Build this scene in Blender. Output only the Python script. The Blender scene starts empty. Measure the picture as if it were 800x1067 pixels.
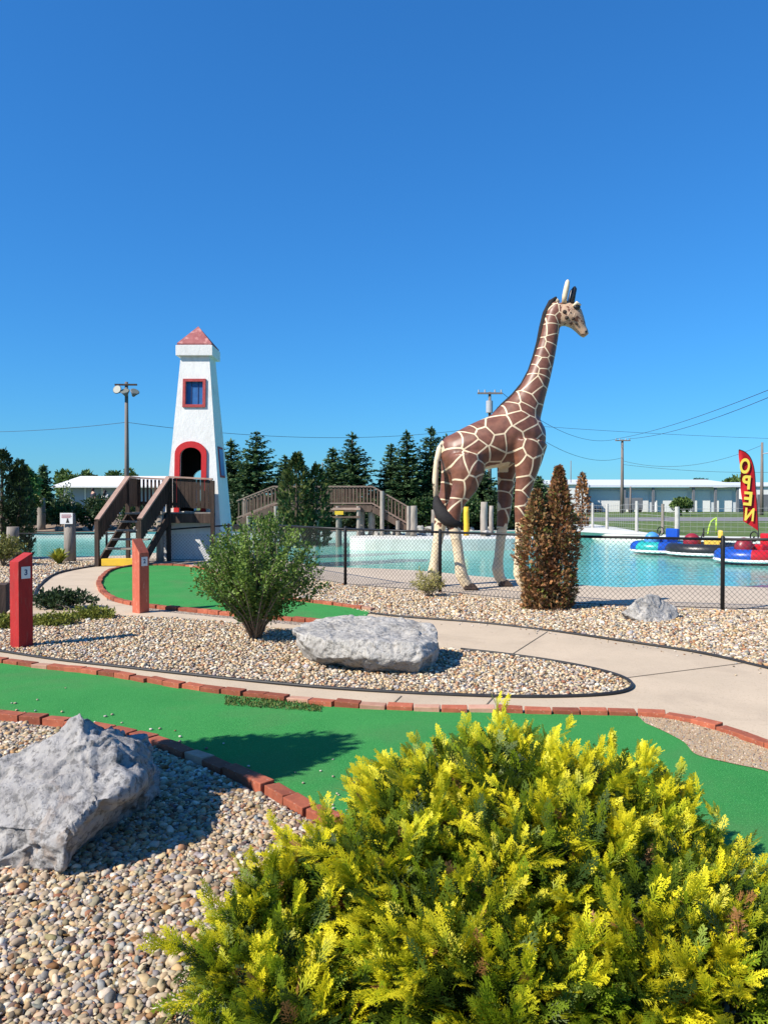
import bpy, bmesh, math, random
import numpy as np
from mathutils import Vector, Matrix, noise
R = math.radians
rnd = random.Random(7)
C = bpy.context.scene.collection
scene = bpy.context.scene

# ------------------------------------------------------------------ camera geometry (photo is 800 x 1067)
F, CX, CY, H0, HOR = 800.0, 400.0, 533.5, 1.6, 522.0
TILT = math.atan((CY - HOR) / F)
def ray(px, py):
    a, b = (px - CX) / F, -(py - CY) / F
    return Vector((a, math.cos(TILT) + b * math.sin(TILT), -math.sin(TILT) + b * math.cos(TILT)))
def G(px, py, z=0.0):                     # point of the photograph on the level z
    d = ray(px, py); t = (z - H0) / d.z
    return Vector((d.x * t, d.y * t, z))
def P(px, py, Y):                         # point of the photograph at the distance Y
    d = ray(px, py); t = Y / d.y
    return Vector((d.x * t, Y, H0 + d.z * t))
def Gs(pts, z=0.0): return [G(x, y, z) for x, y in pts]

# ------------------------------------------------------------------ materials
def newmat(name):
    m = bpy.data.materials.new(name); m.use_nodes = True
    nt = m.node_tree; b = nt.nodes['Principled BSDF']
    return m, nt, b
def N(nt, t, **kw):
    n = nt.nodes.new(t)
    for k, v in kw.items():
        if k in n.inputs: n.inputs[k].default_value = v
        else: setattr(n, k, v)
    return n
def c4(c): return (c[0], c[1], c[2], 1)
def mixc(nt, fac, a, b, mode='MIX'):
    n = nt.nodes.new('ShaderNodeMix'); n.data_type = 'RGBA'; n.blend_type = mode
    for sock, v in ((n.inputs[0], fac), (n.inputs[6], a), (n.inputs[7], b)):
        if hasattr(v, 'is_linked') or hasattr(v, 'links'): nt.links.new(v, sock)
        elif isinstance(v, (int, float)): sock.default_value = v
        else: sock.default_value = c4(v)
    return n.outputs[2]
def ramp(nt, src, stops):
    n = nt.nodes.new('ShaderNodeValToRGB'); e = n.color_ramp.elements
    while len(e) < len(stops): e.new(0.5)
    for el, (p, c) in zip(e, stops): el.position = p; el.color = c4(c) if len(c) == 3 else c
    nt.links.new(src, n.inputs[0]); return n.outputs[0]
def surf(name, col, col2=None, rough=0.8, scale=4.0, detail=6, bump=0.0, bscale=None, rand=0.0, spec=0.3,
         stretch=(1, 1, 1), attr=None, metal=0.0, trans=0.0, bdist=0.02, speck=None, stain=None):
    m, nt, b = newmat(name)
    tc = N(nt, 'ShaderNodeTexCoord'); mp = N(nt, 'ShaderNodeMapping'); mp.inputs['Scale'].default_value = stretch
    nt.links.new(tc.outputs['Object'], mp.inputs['Vector'])
    oi = N(nt, 'ShaderNodeObjectInfo')
    ns = N(nt, 'ShaderNodeTexNoise', Scale=scale, Detail=detail, Roughness=0.6); ns.noise_dimensions = '4D'
    nt.links.new(mp.outputs[0], ns.inputs['Vector'])
    mu = N(nt, 'ShaderNodeMath', operation='MULTIPLY'); mu.inputs[1].default_value = 37.0
    nt.links.new(oi.outputs['Random'], mu.inputs[0]); nt.links.new(mu.outputs[0], ns.inputs['W'])
    if attr:
        at = N(nt, 'ShaderNodeAttribute', attribute_name=attr); c = at.outputs['Color']
        if col2: c = mixc(nt, ramp(nt, ns.outputs[0], [(0.35, (0, 0, 0)), (0.65, (1, 1, 1))]), c, mixc(nt, 1.0, c, col2, 'MULTIPLY'))
    else:
        c2 = col2 or tuple(x * 0.75 for x in col)
        c = ramp(nt, ns.outputs[0], [(0.3, c2), (0.68, col)])
    if speck:
        s2 = N(nt, 'ShaderNodeTexNoise', Scale=speck[0], Detail=3.0); nt.links.new(mp.outputs[0], s2.inputs['Vector'])
        c = mixc(nt, ramp(nt, s2.outputs[0], [(speck[2], (0, 0, 0)), (speck[2] + 0.12, (1, 1, 1))]), c, speck[1])
    if stain:                                                  # (scale, colour, amount, threshold)
        s3 = N(nt, 'ShaderNodeTexNoise', Scale=stain[0], Detail=9.0, Roughness=0.62, Distortion=0.4); nt.links.new(mp.outputs[0], s3.inputs['Vector'])
        k3 = stain[2]; c = mixc(nt, ramp(nt, s3.outputs[0], [(stain[3], (0, 0, 0)), (stain[3] + .22, (k3, k3, k3))]), c, stain[1])
    if rand:
        hs = N(nt, 'ShaderNodeHueSaturation')
        mr = N(nt, 'ShaderNodeMapRange'); mr.inputs['To Min'].default_value = 1 - rand; mr.inputs['To Max'].default_value = 1 + rand
        nt.links.new(oi.outputs['Random'], mr.inputs[0]); nt.links.new(mr.outputs[0], hs.inputs['Value'])
        nt.links.new(c, hs.inputs['Color']); c = hs.outputs[0]
    nt.links.new(c, b.inputs['Base Color'])
    b.inputs['Roughness'].default_value = rough; b.inputs['Specular IOR Level'].default_value = spec
    b.inputs['Metallic'].default_value = metal
    if bump:
        nb = N(nt, 'ShaderNodeTexNoise', Scale=bscale or scale * 4, Detail=8.0, Roughness=0.65); nt.links.new(mp.outputs[0], nb.inputs['Vector'])
        bp = N(nt, 'ShaderNodeBump', Strength=bump, Distance=bdist); nt.links.new(nb.outputs[0], bp.inputs['Height'])
        nt.links.new(bp.outputs[0], b.inputs['Normal'])
    if trans:
        tr = N(nt, 'ShaderNodeBsdfTranslucent'); nt.links.new(c, tr.inputs['Color'])
        mx = N(nt, 'ShaderNodeMixShader'); mx.inputs[0].default_value = trans
        out = nt.nodes['Material Output']
        nt.links.new(b.outputs[0], mx.inputs[1]); nt.links.new(tr.outputs[0], mx.inputs[2]); nt.links.new(mx.outputs[0], out.inputs[0])
    return m

M = {}
M['grass'] = surf('lawn', (0.11, 0.16, 0.035), (0.055, 0.10, 0.02), 0.95, 0.5, 10, 0.6, 9, speck=(2.2, (0.17, 0.17, 0.07), 0.56))
M['mulch'] = surf('bark_mulch', (0.30, 0.22, 0.16), (0.13, 0.10, 0.08), 0.95, 3, 10, 0.8, 14)
M['turf'] = surf('green_felt', (0.046, 0.250, 0.060), (0.030, 0.205, 0.048), 0.95, 1.6, 10, 0.9, 190, spec=0.1, bdist=0.008, speck=(130, (0.085, 0.34, 0.10), 0.54), stain=(0.9, (0.10, 0.20, 0.075), .6, .50))
M['concrete'] = surf('tan_concrete', (0.54, 0.43, 0.305), (0.45, 0.36, 0.255), 0.9, 1.4, 12, 0.5, 70, bdist=0.005, speck=(75, (0.40, 0.31, 0.215), 0.57), stain=(1.3, (0.34, 0.265, 0.19), .6, .52))
M['apron'] = surf('pool_deck', (0.54, 0.44, 0.33), (0.44, 0.355, 0.265), 0.9, 0.9, 10, 0.3, 60, bdist=0.005, speck=(120, (0.36, 0.29, 0.22), 0.62))
M['white_concrete'] = surf('white_painted_concrete', (0.68, 0.675, 0.63), (0.56, 0.555, 0.50), 0.85, 1.6, 8, 0.3, 20, stain=(0.8, (0.42, 0.42, 0.36), .6, .5))
M['fence_post'] = surf('pale_grey_post', (0.50, 0.49, 0.46), (0.36, 0.35, 0.32), 0.9, 4)
M['dark_inside'] = surf('painted_shade_inside', (0.02, 0.018, 0.016), None, 0.95)
M['bridge_rail'] = surf('bridge_handrail', (0.27, 0.185, 0.145), (0.18, 0.12, 0.095), 0.85, 6, 8)
M['black_matt'] = surf('black_sculpted_hair', (0.014, 0.012, 0.012), (0.022, 0.02, 0.02), 0.75, 14, 8, 0.8, 30, stretch=(1, 1, 2.5))
M['tail_hide'] = surf('spotted_tail_hide', (0.70, 0.58, 0.40), (0.60, 0.48, 0.32), 0.6, 8, stretch=(1, 1, .8), speck=(11, (0.06, 0.04, 0.03), 0.55))
M['joint'] = surf('dark_joint', (0.20, 0.16, 0.115), None, 0.95)
M['edging'] = surf('black_plastic', (0.018, 0.018, 0.02), (0.03, 0.03, 0.03), 0.5, 8)
M['sand'] = surf('coarse_sand', (0.50, 0.36, 0.23), (0.36, 0.25, 0.15), 0.95, 6, 10, 0.9, 120, bdist=0.01, speck=(180, (0.62, 0.50, 0.36), 0.6))
M['brick'] = surf('red_brick', (0.36, 0.105, 0.055), (0.24, 0.065, 0.035), 0.9, 18, 8, 0.5, 90, rand=0.32, bdist=0.004, speck=(30, (0.42, 0.26, 0.19), 0.63))
M['brick_pale'] = surf('pale_brick', (0.46, 0.27, 0.19), (0.38, 0.19, 0.125), 0.9, 18, 8, 0.5, 90, rand=0.2, bdist=0.004)
M['pebble'] = surf('river_pebble', (1, 1, 1), (0.72, 0.68, 0.64), 0.75, 45, 6, 0.25, 120, attr='Col', bdist=0.002)
M['rail_wood'] = surf('weathered_rail', (0.42, 0.275, 0.215), (0.29, 0.185, 0.145), 0.85, 6, 8, 0.4, 20, stretch=(1, 1, 1), rand=0.15)
M['dark_wood'] = surf('dark_stained_wood', (0.088, 0.058, 0.044), (0.028, 0.019, 0.015), 0.9, 4, 8, 0.5, 25, stretch=(5, 5, 0.45), rand=0.2)
M['grey_wood'] = surf('grey_driftwood', (0.33, 0.29, 0.25), (0.18, 0.155, 0.13), 0.9, 5, 9, 0.5, 20, stretch=(3, 3, 0.5), rand=0.15)
M['bridge_wood'] = surf('brown_bridge_wood', (0.165, 0.108, 0.08), (0.085, 0.057, 0.043), 0.9, 5, 8, 0.4, 20, stretch=(2, 2, 0.6), rand=0.15)
M['yellow_paint'] = surf('yellow_paint', (0.72, 0.47, 0.03), (0.6, 0.38, 0.04), 0.7, 6, 8, 0.3, 30)
M['post_red'] = surf('red_painted_post', (0.40, 0.017, 0.015), (0.27, 0.013, 0.012), 0.65, 7, 8, 0.4, 30, stretch=(3, 3, 0.6), spec=0.35, stain=(9, (0.24, 0.09, 0.07), .8, .55))
M['post_orange'] = surf('faded_red_post', (0.50, 0.13, 0.075), (0.40, 0.09, 0.05), 0.8, 9, 8, 0.3, 40, stretch=(3, 3, 0.6), speck=(22, (0.62, 0.30, 0.2), 0.62))
M['white'] = surf('white_paint', (0.74, 0.735, 0.71), (0.66, 0.655, 0.635), 0.6, 6, 6)
M['sign_white'] = surf('white_sign_face', (0.74, 0.74, 0.72), (0.66, 0.66, 0.64), 0.6, 12, 6)
M['stucco'] = surf('white_stucco', (0.72, 0.715, 0.69), (0.64, 0.635, 0.61), 0.9, 3.5, 9, 0.4, 13, bdist=0.025, stretch=(1, 1, .55), stain=(2.2, (0.42, 0.39, 0.34), .55, .54))
M['red_trim'] = surf('red_trim_paint', (0.50, 0.014, 0.018), (0.40, 0.012, 0.014), 0.6, 9, 6, 0.2)
M['faded_trim'] = surf('faded_red_trim', (0.40, 0.07, 0.07), (0.28, 0.035, 0.035), 0.8, 12, 8, 0.3)
M['roof_red'] = surf('faded_red_roof', (0.34, 0.125, 0.12), (0.25, 0.075, 0.075), 0.85, 5, 9, 0.4, 20, speck=(5, (0.46, 0.22, 0.20), 0.56))
M['blue_pane'] = surf('blue_pane', (0.03, 0.13, 0.34), (0.02, 0.08, 0.24), 0.35, 6, 6, spec=0.5)
M['black_metal'] = surf('black_coated_metal', (0.012, 0.012, 0.014), (0.02, 0.02, 0.02), 0.45, 10)
M['wire_black'] = surf('black_vinyl_wire', (0.03, 0.032, 0.034), (0.045, 0.045, 0.045), 0.5, 10)
M['wire_line'] = surf('utility_wire', (0.05, 0.05, 0.055), None, 0.6)
M['pole_wood'] = surf('utility_pole_wood', (0.21, 0.18, 0.16), (0.13, 0.11, 0.10), 0.9, 3, 8, 0.3, stretch=(2, 2, 0.3))
M['grey_metal'] = surf('grey_metal', (0.42, 0.43, 0.45), (0.34, 0.35, 0.37), 0.5, 5)
M['lamp_lens'] = surf('lamp_lens', (0.22, 0.23, 0.19), (0.12, 0.13, 0.11), 0.25, 30, spec=0.5)
M['galv'] = surf('galvanised_wire', (0.36, 0.37, 0.36), None, 0.6)
M['bark'] = surf('bark', (0.14, 0.105, 0.08), (0.07, 0.052, 0.04), 0.95, 8, 8, 0.7, stretch=(2, 2, 0.5))
M['bark_pale'] = surf('pale_bark', (0.28, 0.23, 0.18), (0.16, 0.13, 0.10), 0.95, 14, 8, 0.5, stretch=(2, 2, 0.6))
M['leaf'] = surf('leaf', (1, 1, 1), None, 0.55, attr='Col', spec=0.35, trans=0.22)
M['needle'] = surf('needle', (1, 1, 1), None, 0.6, attr='Col', spec=0.25, trans=0.12)
M['gold'] = surf('golden_frond', (1, 1, 1), None, 0.5, attr='Col', spec=0.3, trans=0.38)
M['dead'] = surf('dead_frond', (1, 1, 1), None, 0.8, attr='Col', spec=0.15, trans=0.15)
M['black_paint'] = surf('black_gloss_paint', (0.012, 0.011, 0.011), (0.02, 0.018, 0.018), 0.4, 10, spec=0.5)
M['cream'] = surf('cream_paint', (0.72, 0.60, 0.42), (0.62, 0.50, 0.34), 0.55, 8, spec=0.4)
M['siding'] = surf('pale_metal_siding', (0.62, 0.65, 0.68), (0.54, 0.57, 0.61), 0.6, 0.6, 4, stretch=(6, 6, 0.3))
M['siding_dark'] = surf('dark_steel', (0.16, 0.17, 0.19), None, 0.6)
M['siding_blue'] = surf('blue_grey_siding', (0.30, 0.35, 0.43), (0.26, 0.31, 0.38), 0.6, 0.7, 4)
M['asphalt'] = surf('road_asphalt', (0.22, 0.21, 0.21), (0.17, 0.165, 0.165), 0.9, 0.8, 8)
M['skin'] = surf('skin', (0.52, 0.31, 0.22), (0.47, 0.27, 0.19), 0.6, 8)
M['hair'] = surf('dark_hair', (0.025, 0.018, 0.014), None, 0.6)
M['cloth_dark'] = surf('dark_cloth', (0.03, 0.032, 0.05), None, 0.9)
M['cloth_white'] = surf('white_cloth', (0.7, 0.7, 0.7), None, 0.9)
M['cloth_tan'] = surf('tan_cloth', (0.38, 0.28, 0.2), None, 0.9)
M['grey_short'] = surf('grey_cloth', (0.16, 0.16, 0.18), None, 0.9)
M['flag_red'] = surf('red_flag_cloth', (0.56, 0.012, 0.02), (0.48, 0.01, 0.016), 0.7, 3, trans=0.2)
M['letter_yellow'] = surf('yellow_letter', (0.85, 0.62, 0.09), (0.8, 0.56, 0.07), 0.7, 5)
M['lime_pipe'] = surf('lime_pipe', (0.42, 0.62, 0.08), None, 0.5)
M['num_blue'] = surf('dark_blue_ink', (0.03, 0.06, 0.16), None, 0.6)
M['ink'] = surf('black_ink', (0.02, 0.02, 0.02), None, 0.6)
M['ink_red'] = surf('red_ink', (0.42, 0.08, 0.09), None, 0.6)
for k, c in dict(teal=(0.02, 0.36, 0.34), blue=(0.012, 0.075, 0.42), red=(0.52, 0.012, 0.02), yellow=(0.78, 0.55, 0.08), black=(0.02, 0.02, 0.022),
                 maroon=(0.26, 0.02, 0.03), white=(0.8, 0.8, 0.8), skyblue=(0.08, 0.30, 0.62), green=(0.05, 0.36, 0.10)).items():
    M['vinyl_' + k] = surf('vinyl_' + k, c, tuple(x * 0.85 for x in c), 0.35, 4, spec=0.5)

# gravel sheet below the loose pebbles, colour darkened for the shade in their gaps
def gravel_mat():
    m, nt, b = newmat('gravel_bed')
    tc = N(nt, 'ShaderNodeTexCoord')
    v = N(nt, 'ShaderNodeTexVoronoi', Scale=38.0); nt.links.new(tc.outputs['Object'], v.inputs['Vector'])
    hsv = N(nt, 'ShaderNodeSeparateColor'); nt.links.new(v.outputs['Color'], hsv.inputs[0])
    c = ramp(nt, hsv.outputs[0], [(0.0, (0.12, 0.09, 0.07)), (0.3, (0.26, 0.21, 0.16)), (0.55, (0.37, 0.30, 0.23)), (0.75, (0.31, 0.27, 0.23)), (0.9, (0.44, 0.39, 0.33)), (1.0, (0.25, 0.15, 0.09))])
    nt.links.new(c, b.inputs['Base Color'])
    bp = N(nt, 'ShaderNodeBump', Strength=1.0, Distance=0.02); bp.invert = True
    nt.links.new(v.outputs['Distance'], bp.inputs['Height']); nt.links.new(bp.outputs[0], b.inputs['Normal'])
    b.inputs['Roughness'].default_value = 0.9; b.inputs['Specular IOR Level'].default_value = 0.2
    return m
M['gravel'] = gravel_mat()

def rock_mat(name, c1, c2, c3, tint):
    m, nt, b = newmat(name)
    tc = N(nt, 'ShaderNodeTexCoord')
    n1 = N(nt, 'ShaderNodeTexNoise', Scale=2.6, Detail=12.0, Roughness=0.68, Distortion=0.5)
    n2 = N(nt, 'ShaderNodeTexNoise', Scale=24.0, Detail=10.0, Roughness=0.7)
    n3 = N(nt, 'ShaderNodeTexNoise', Scale=3.4, Detail=5.0, Distortion=1.4)
    for n in (n1, n2, n3): nt.links.new(tc.outputs['Object'], n.inputs['Vector'])
    c = ramp(nt, n1.outputs[0], [(0.30, c3), (0.45, c2), (0.62, c1)])
    c = mixc(nt, ramp(nt, n2.outputs[0], [(0.40, (0.9, 0.9, 0.9)), (0.49, (0, 0, 0))]), c, c3)
    c = mixc(nt, ramp(nt, n3.outputs[0], [(0.58, (0, 0, 0)), (0.66, (0.55, 0.55, 0.55)), (0.76, (0, 0, 0))]), c, tint)
    nt.links.new(c, b.inputs['Base Color'])
    ad = N(nt, 'ShaderNodeMath', operation='MULTIPLY_ADD'); ad.inputs[1].default_value = 0.5
    nt.links.new(n2.outputs[0], ad.inputs[0]); nt.links.new(n1.outputs[0], ad.inputs[2])
    bp = N(nt, 'ShaderNodeBump', Strength=1.0, Distance=0.05); nt.links.new(ad.outputs[0], bp.inputs['Height'])
    nt.links.new(bp.outputs[0], b.inputs['Normal'])
    b.inputs['Roughness'].default_value = 0.88; b.inputs['Specular IOR Level'].default_value = 0.25
    return m
M['rock_blue'] = rock_mat('blue_grey_limestone', (0.46, 0.44, 0.42), (0.345, 0.33, 0.32), (0.15, 0.145, 0.142), (0.36, 0.265, 0.195))
M['rock_pale'] = rock_mat('pale_limestone', (0.49, 0.463, 0.42), (0.39, 0.368, 0.332), (0.20, 0.186, 0.168), (0.46, 0.41, 0.34))

def water_mat():
    m, nt, b = newmat('turquoise_water')
    tc = N(nt, 'ShaderNodeTexCoord'); mp = N(nt, 'ShaderNodeMapping'); mp.inputs['Scale'].default_value = (0.6, 1.0, 1)
    nt.links.new(tc.outputs['Object'], mp.inputs[0])
    n1 = N(nt, 'ShaderNodeTexNoise', Scale=0.25, Detail=3.0); nt.links.new(mp.outputs[0], n1.inputs['Vector'])
    c = ramp(nt, n1.outputs[0], [(0.35, (0.075, 0.41, 0.33)), (0.65, (0.11, 0.48, 0.40))])
    nt.links.new(c, b.inputs['Base Color'])
    n2 = N(nt, 'ShaderNodeTexNoise', Scale=3.2, Detail=5.0, Roughness=0.55, Distortion=0.3); nt.links.new(mp.outputs[0], n2.inputs['Vector'])
    bp = N(nt, 'ShaderNodeBump', Strength=0.4, Distance=0.05); nt.links.new(n2.outputs[0], bp.inputs['Height'])
    nt.links.new(bp.outputs[0], b.inputs['Normal'])
    b.inputs['Roughness'].default_value = 0.06; b.inputs['IOR'].default_value = 1.33; b.inputs['Specular IOR Level'].default_value = 0.34
    return m
M['water'] = water_mat()

def giraffe_mat():
    m, nt, b = newmat('giraffe_hide')
    at = N(nt, 'ShaderNodeAttribute', attribute_name='pat')
    cr = N(nt, 'ShaderNodeAttribute', attribute_name='cream')
    v = N(nt, 'ShaderNodeTexVoronoi', Scale=1.0, Randomness=0.9); v.feature = 'DISTANCE_TO_EDGE'; v.voronoi_dimensions = '2D'
    nt.links.new(at.outputs['Vector'], v.inputs['Vector'])
    n = N(nt, 'ShaderNodeTexNoise', Scale=3.0, Detail=6.0); nt.links.new(at.outputs['Vector'], n.inputs['Vector'])
    brown = ramp(nt, n.outputs[0], [(0.3, (0.115, 0.044, 0.026)), (0.7, (0.20, 0.080, 0.048))])
    cream = ramp(nt, n.outputs[0], [(0.3, (0.60, 0.47, 0.30)), (0.7, (0.72, 0.60, 0.42))])
    line = ramp(nt, v.outputs['Distance'], [(0.042, (1, 1, 1)), (0.056, (0, 0, 0))])
    mx = N(nt, 'ShaderNodeMath', operation='MAXIMUM'); nt.links.new(line, mx.inputs[0])
    n2 = N(nt, 'ShaderNodeTexNoise', Scale=2.2, Detail=2.0); nt.links.new(at.outputs['Vector'], n2.inputs['Vector'])
    sm = N(nt, 'ShaderNodeMath', operation='MULTIPLY_ADD'); sm.inputs[1].default_value = 0.9
    nt.links.new(n2.outputs[0], sm.inputs[0]); nt.links.new(cr.outputs['Fac'], sm.inputs[2])
    cm = ramp(nt, sm.outputs[0], [(0.80, (0, 0, 0)), (0.84, (1, 1, 1))])
    nt.links.new(cm, mx.inputs[1])
    hd_ = N(nt, 'ShaderNodeAttribute', attribute_name='head'); cream = mixc(nt, hd_.outputs['Fac'], cream, (0.46, 0.29, 0.19))
    nt.links.new(mixc(nt, mx.outputs[0], brown, cream), b.inputs['Base Color'])
    bp = N(nt, 'ShaderNodeBump', Strength=0.5, Distance=0.015); nt.links.new(line, bp.inputs['Height']); nt.links.new(bp.outputs[0], b.inputs['Normal'])
    b.inputs['Roughness'].default_value = 0.42; b.inputs['Specular IOR Level'].default_value = 0.45
    return m
M['giraffe'] = giraffe_mat()

# ------------------------------------------------------------------ mesh helpers
class MB:
    def __init__(s): s.v = []; s.f = []; s.mi = []; s.cur = 0
    def add(s, vs, fs):
        o = len(s.v); s.v += [tuple(v) for v in vs]
        for f in fs: s.f.append([i + o for i in f]); s.mi.append(s.cur)
        return s
    def box(s, c, d, rz=0.0, mat=None):
        m = Matrix.Translation(Vector(c)) @ (mat or Matrix.Rotation(rz, 4, 'Z'))
        vs = [m @ Vector((x * d[0] / 2, y * d[1] / 2, z * d[2] / 2)) for x in (-1, 1) for y in (-1, 1) for z in (-1, 1)]
        return s.add(vs, [(0, 1, 3, 2), (4, 6, 7, 5), (0, 4, 5, 1), (2, 3, 7, 6), (0, 2, 6, 4), (1, 5, 7, 3)])
    def bar(s, a, b, w, h):                # rectangular bar from a to b
        a, b = Vector(a), Vector(b); d = b - a; L = d.length; x = d.normalized()
        up = Vector((0, 0, 1)) if abs(x.z) < 0.95 else Vector((0, 1, 0))
        y = up.cross(x).normalized(); z = x.cross(y)
        m = Matrix((x, y, z)).transposed().to_4x4()
        return s.box((a + b) / 2, (L, w, h), mat=m)
    def tube(s, pts, r, n=8, cap=True, ref=None):
        pts = [Vector(p) for p in pts]; rs = r if isinstance(r, (list, tuple)) else [r] * len(pts)
        vs = []; prev = None
        for i, p in enumerate(pts):
            t = (pts[min(i + 1, len(pts) - 1)] - pts[max(i - 1, 0)]).normalized()
            if prev is None:
                u = Vector((0, 0, 1)) if abs(t.z) < 0.9 else Vector((1, 0, 0))
                a = t.cross(u).normalized()
            else: a = (prev - t * prev.dot(t)).normalized()
            prev = a; bb = t.cross(a)
            ra, rb = (rs[i] if isinstance(rs[i], tuple) else (rs[i], rs[i]))
            for k in range(n):
                an = 2 * math.pi * k / n
                vs.append(p + a * math.cos(an) * ra + bb * math.sin(an) * rb)
        fs = []
        for i in range(len(pts) - 1):
            for k in range(n):
                fs.append((i * n + k, i * n + (k + 1) % n, (i + 1) * n + (k + 1) % n, (i + 1) * n + k))
        if cap:
            fs.append(tuple(range(n - 1, -1, -1))); fs.append(tuple((len(pts) - 1) * n + k for k in range(n)))
        return s.add(vs, fs)
    def sections(s, secs, n=16):           # secs: (center, axis_a, axis_b) ellipses
        vs = []
        for c, a, b in secs:
            for k in range(n):
                an = 2 * math.pi * k / n
                vs.append(Vector(c) + Vector(a) * math.cos(an) + Vector(b) * math.sin(an))
        fs = []
        for i in range(len(secs) - 1):
            for k in range(n): fs.append((i * n + k, i * n + (k + 1) % n, (i + 1) * n + (k + 1) % n, (i + 1) * n + k))
        fs.append(tuple(range(n - 1, -1, -1))); fs.append(tuple((len(secs) - 1) * n + k for k in range(n)))
        return s.add(vs, fs)
    def prism(s, poly, z0, z1):
        n = len(poly)
        vs = [(p[0], p[1], z0) for p in poly] + [(p[0], p[1], z1) for p in poly]
        fs = [tuple(range(n - 1, -1, -1)), tuple(range(n, 2 * n))]
        fs += [(i, (i + 1) % n, n + (i + 1) % n, n + i) for i in range(n)]
        return s.add(vs, fs)
    def sphere(s, c, r, nu=12, nv=8):
        rr = r if isinstance(r, tuple) else (r, r, r); c = Vector(c); vs = [c + Vector((0, 0, -rr[2]))]
        for j in range(1, nv):
            ph = -math.pi / 2 + math.pi * j / nv
            for i in range(nu):
                th = 2 * math.pi * i / nu
                vs.append(c + Vector((math.cos(ph) * math.cos(th) * rr[0], math.cos(ph) * math.sin(th) * rr[1], math.sin(ph) * rr[2])))
        vs.append(c + Vector((0, 0, rr[2]))); L = len(vs) - 1; fs = []
        for i in range(nu):
            fs.append((0, 1 + (i + 1) % nu, 1 + i)); fs.append((L, L - nu + i, L - nu + (i + 1) % nu))
        for j in range(nv - 2):
            for i in range(nu):
                a = 1 + j * nu; fs.append((a + i, a + (i + 1) % nu, a + nu + (i + 1) % nu, a + nu + i))
        return s.add(vs, fs)
    def mesh(s, name, mats, smooth=False, bevel=0.0, fix=True):
        me = bpy.data.meshes.new(name); me.from_pydata(s.v, [], s.f)
        if not isinstance(mats, (list, tuple)): mats = [mats]
        for m in mats: me.materials.append(m)
        me.polygons.foreach_set('material_index', s.mi)
        if fix or bevel:
            bm = bmesh.new(); bm.from_mesh(me)
            if fix: bmesh.ops.recalc_face_normals(bm, faces=bm.faces)
            if bevel: bmesh.ops.bevel(bm, geom=[e for e in bm.edges if e.calc_face_angle(0) > 0.5], offset=bevel, segments=2, profile=0.6, affect='EDGES', clamp_overlap=True)
            bm.to_mesh(me); bm.free()
        if smooth: me.shade_smooth()
        return me
    def obj(s, name, mats, parent=None, **kw):
        return link(name, s.mesh(name, mats, **kw), parent)
def link(name, me, parent=None):
    o = bpy.data.objects.new(name, me); C.objects.link(o)
    if parent is not None:
        o.parent = parent; o.matrix_parent_inverse = Matrix.Translation(parent.location).inverted() if parent.rotation_euler.z == 0 and parent.parent is None else Matrix()
    return o
def tag(o, label=None, cat=None, group=None, kind=None):
    for k, v in (('label', label), ('category', cat), ('group', group), ('kind', kind)):
        if v: o[k] = v
    return o
def thing(name, label, cat, loc=(0, 0, 0), group=None):
    o = bpy.data.objects.new(name, None); C.objects.link(o); o.location = loc; o.empty_display_size = 0.2
    return tag(o, label, cat, group)
def local(o): o.matrix_parent_inverse = Matrix(); return o     # mesh already in its thing's own coordinates
def copy_tree(o, parent=None):
    c = o.copy(); C.objects.link(c); c.parent = parent
    for ch in o.children: copy_tree(ch, c)
    return c
def arrays(name, v, f, mat, col=None, smooth=False):           # fast mesh from numpy arrays (quads or tris)
    me = bpy.data.meshes.new(name); n, k = f.shape
    me.vertices.add(len(v)); me.vertices.foreach_set('co', np.ascontiguousarray(v, dtype=np.float32).ravel())
    me.loops.add(n * k); me.loops.foreach_set('vertex_index', np.ascontiguousarray(f, dtype=np.int32).ravel())
    me.polygons.add(n); me.polygons.foreach_set('loop_start', np.arange(0, n * k, k, dtype=np.int32))
    me.polygons.foreach_set('loop_total', np.full(n, k, dtype=np.int32))
    if smooth: me.polygons.foreach_set('use_smooth', np.ones(n, dtype=bool))
    me.update(calc_edges=True)
    if col is not None:
        a = me.color_attributes.new('Col', 'FLOAT_COLOR', 'POINT')
        cc = np.ones((len(v), 4), dtype=np.float32); cc[:, :3] = col
        a.data.foreach_set('color', cc.ravel())
    me.materials.append(mat); return me
def smooth_line(pts, n=8, closed=False):                        # Catmull-Rom through points
    pts = [Vector(p) for p in pts]; out = []; L = len(pts)
    rng = range(L if closed else L - 1)
    for i in rng:
        if closed: p0, p1, p2, p3 = pts[i - 1], pts[i], pts[(i + 1) % L], pts[(i + 2) % L]
        else: p0, p1, p2, p3 = pts[max(i - 1, 0)], pts[i], pts[i + 1], pts[min(i + 2, L - 1)]
        for k in range(n):
            t = k / n
            out.append(0.5 * ((2 * p1) + (p2 - p0) * t + (2 * p0 - 5 * p1 + 4 * p2 - p3) * t * t + (3 * p1 - p0 - 3 * p2 + p3) * t ** 3))
    if not closed: out.append(pts[-1])
    return out
def sheet(name, loop, z, mat, holes=(), kind='structure', label=None, cat=None):
    bm = bmesh.new(); es = []
    for lp in [loop] + list(holes):
        vs = [bm.verts.new((p[0], p[1], z)) for p in lp]
        es += [bm.edges.new((vs[i], vs[(i + 1) % len(vs)])) for i in range(len(vs))]
    bmesh.ops.triangle_fill(bm, use_beauty=True, use_dissolve=False, edges=es, normal=(0, 0, 1))
    bmesh.ops.recalc_face_normals(bm, faces=bm.faces)
    for f in bm.faces:
        if f.normal.z < 0: f.normal_flip()
    me = bpy.data.meshes.new(name); bm.to_mesh(me); bm.free(); me.materials.append(mat)
    o = link(name, me); tag(o, label, cat, kind=kind); return o
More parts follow.
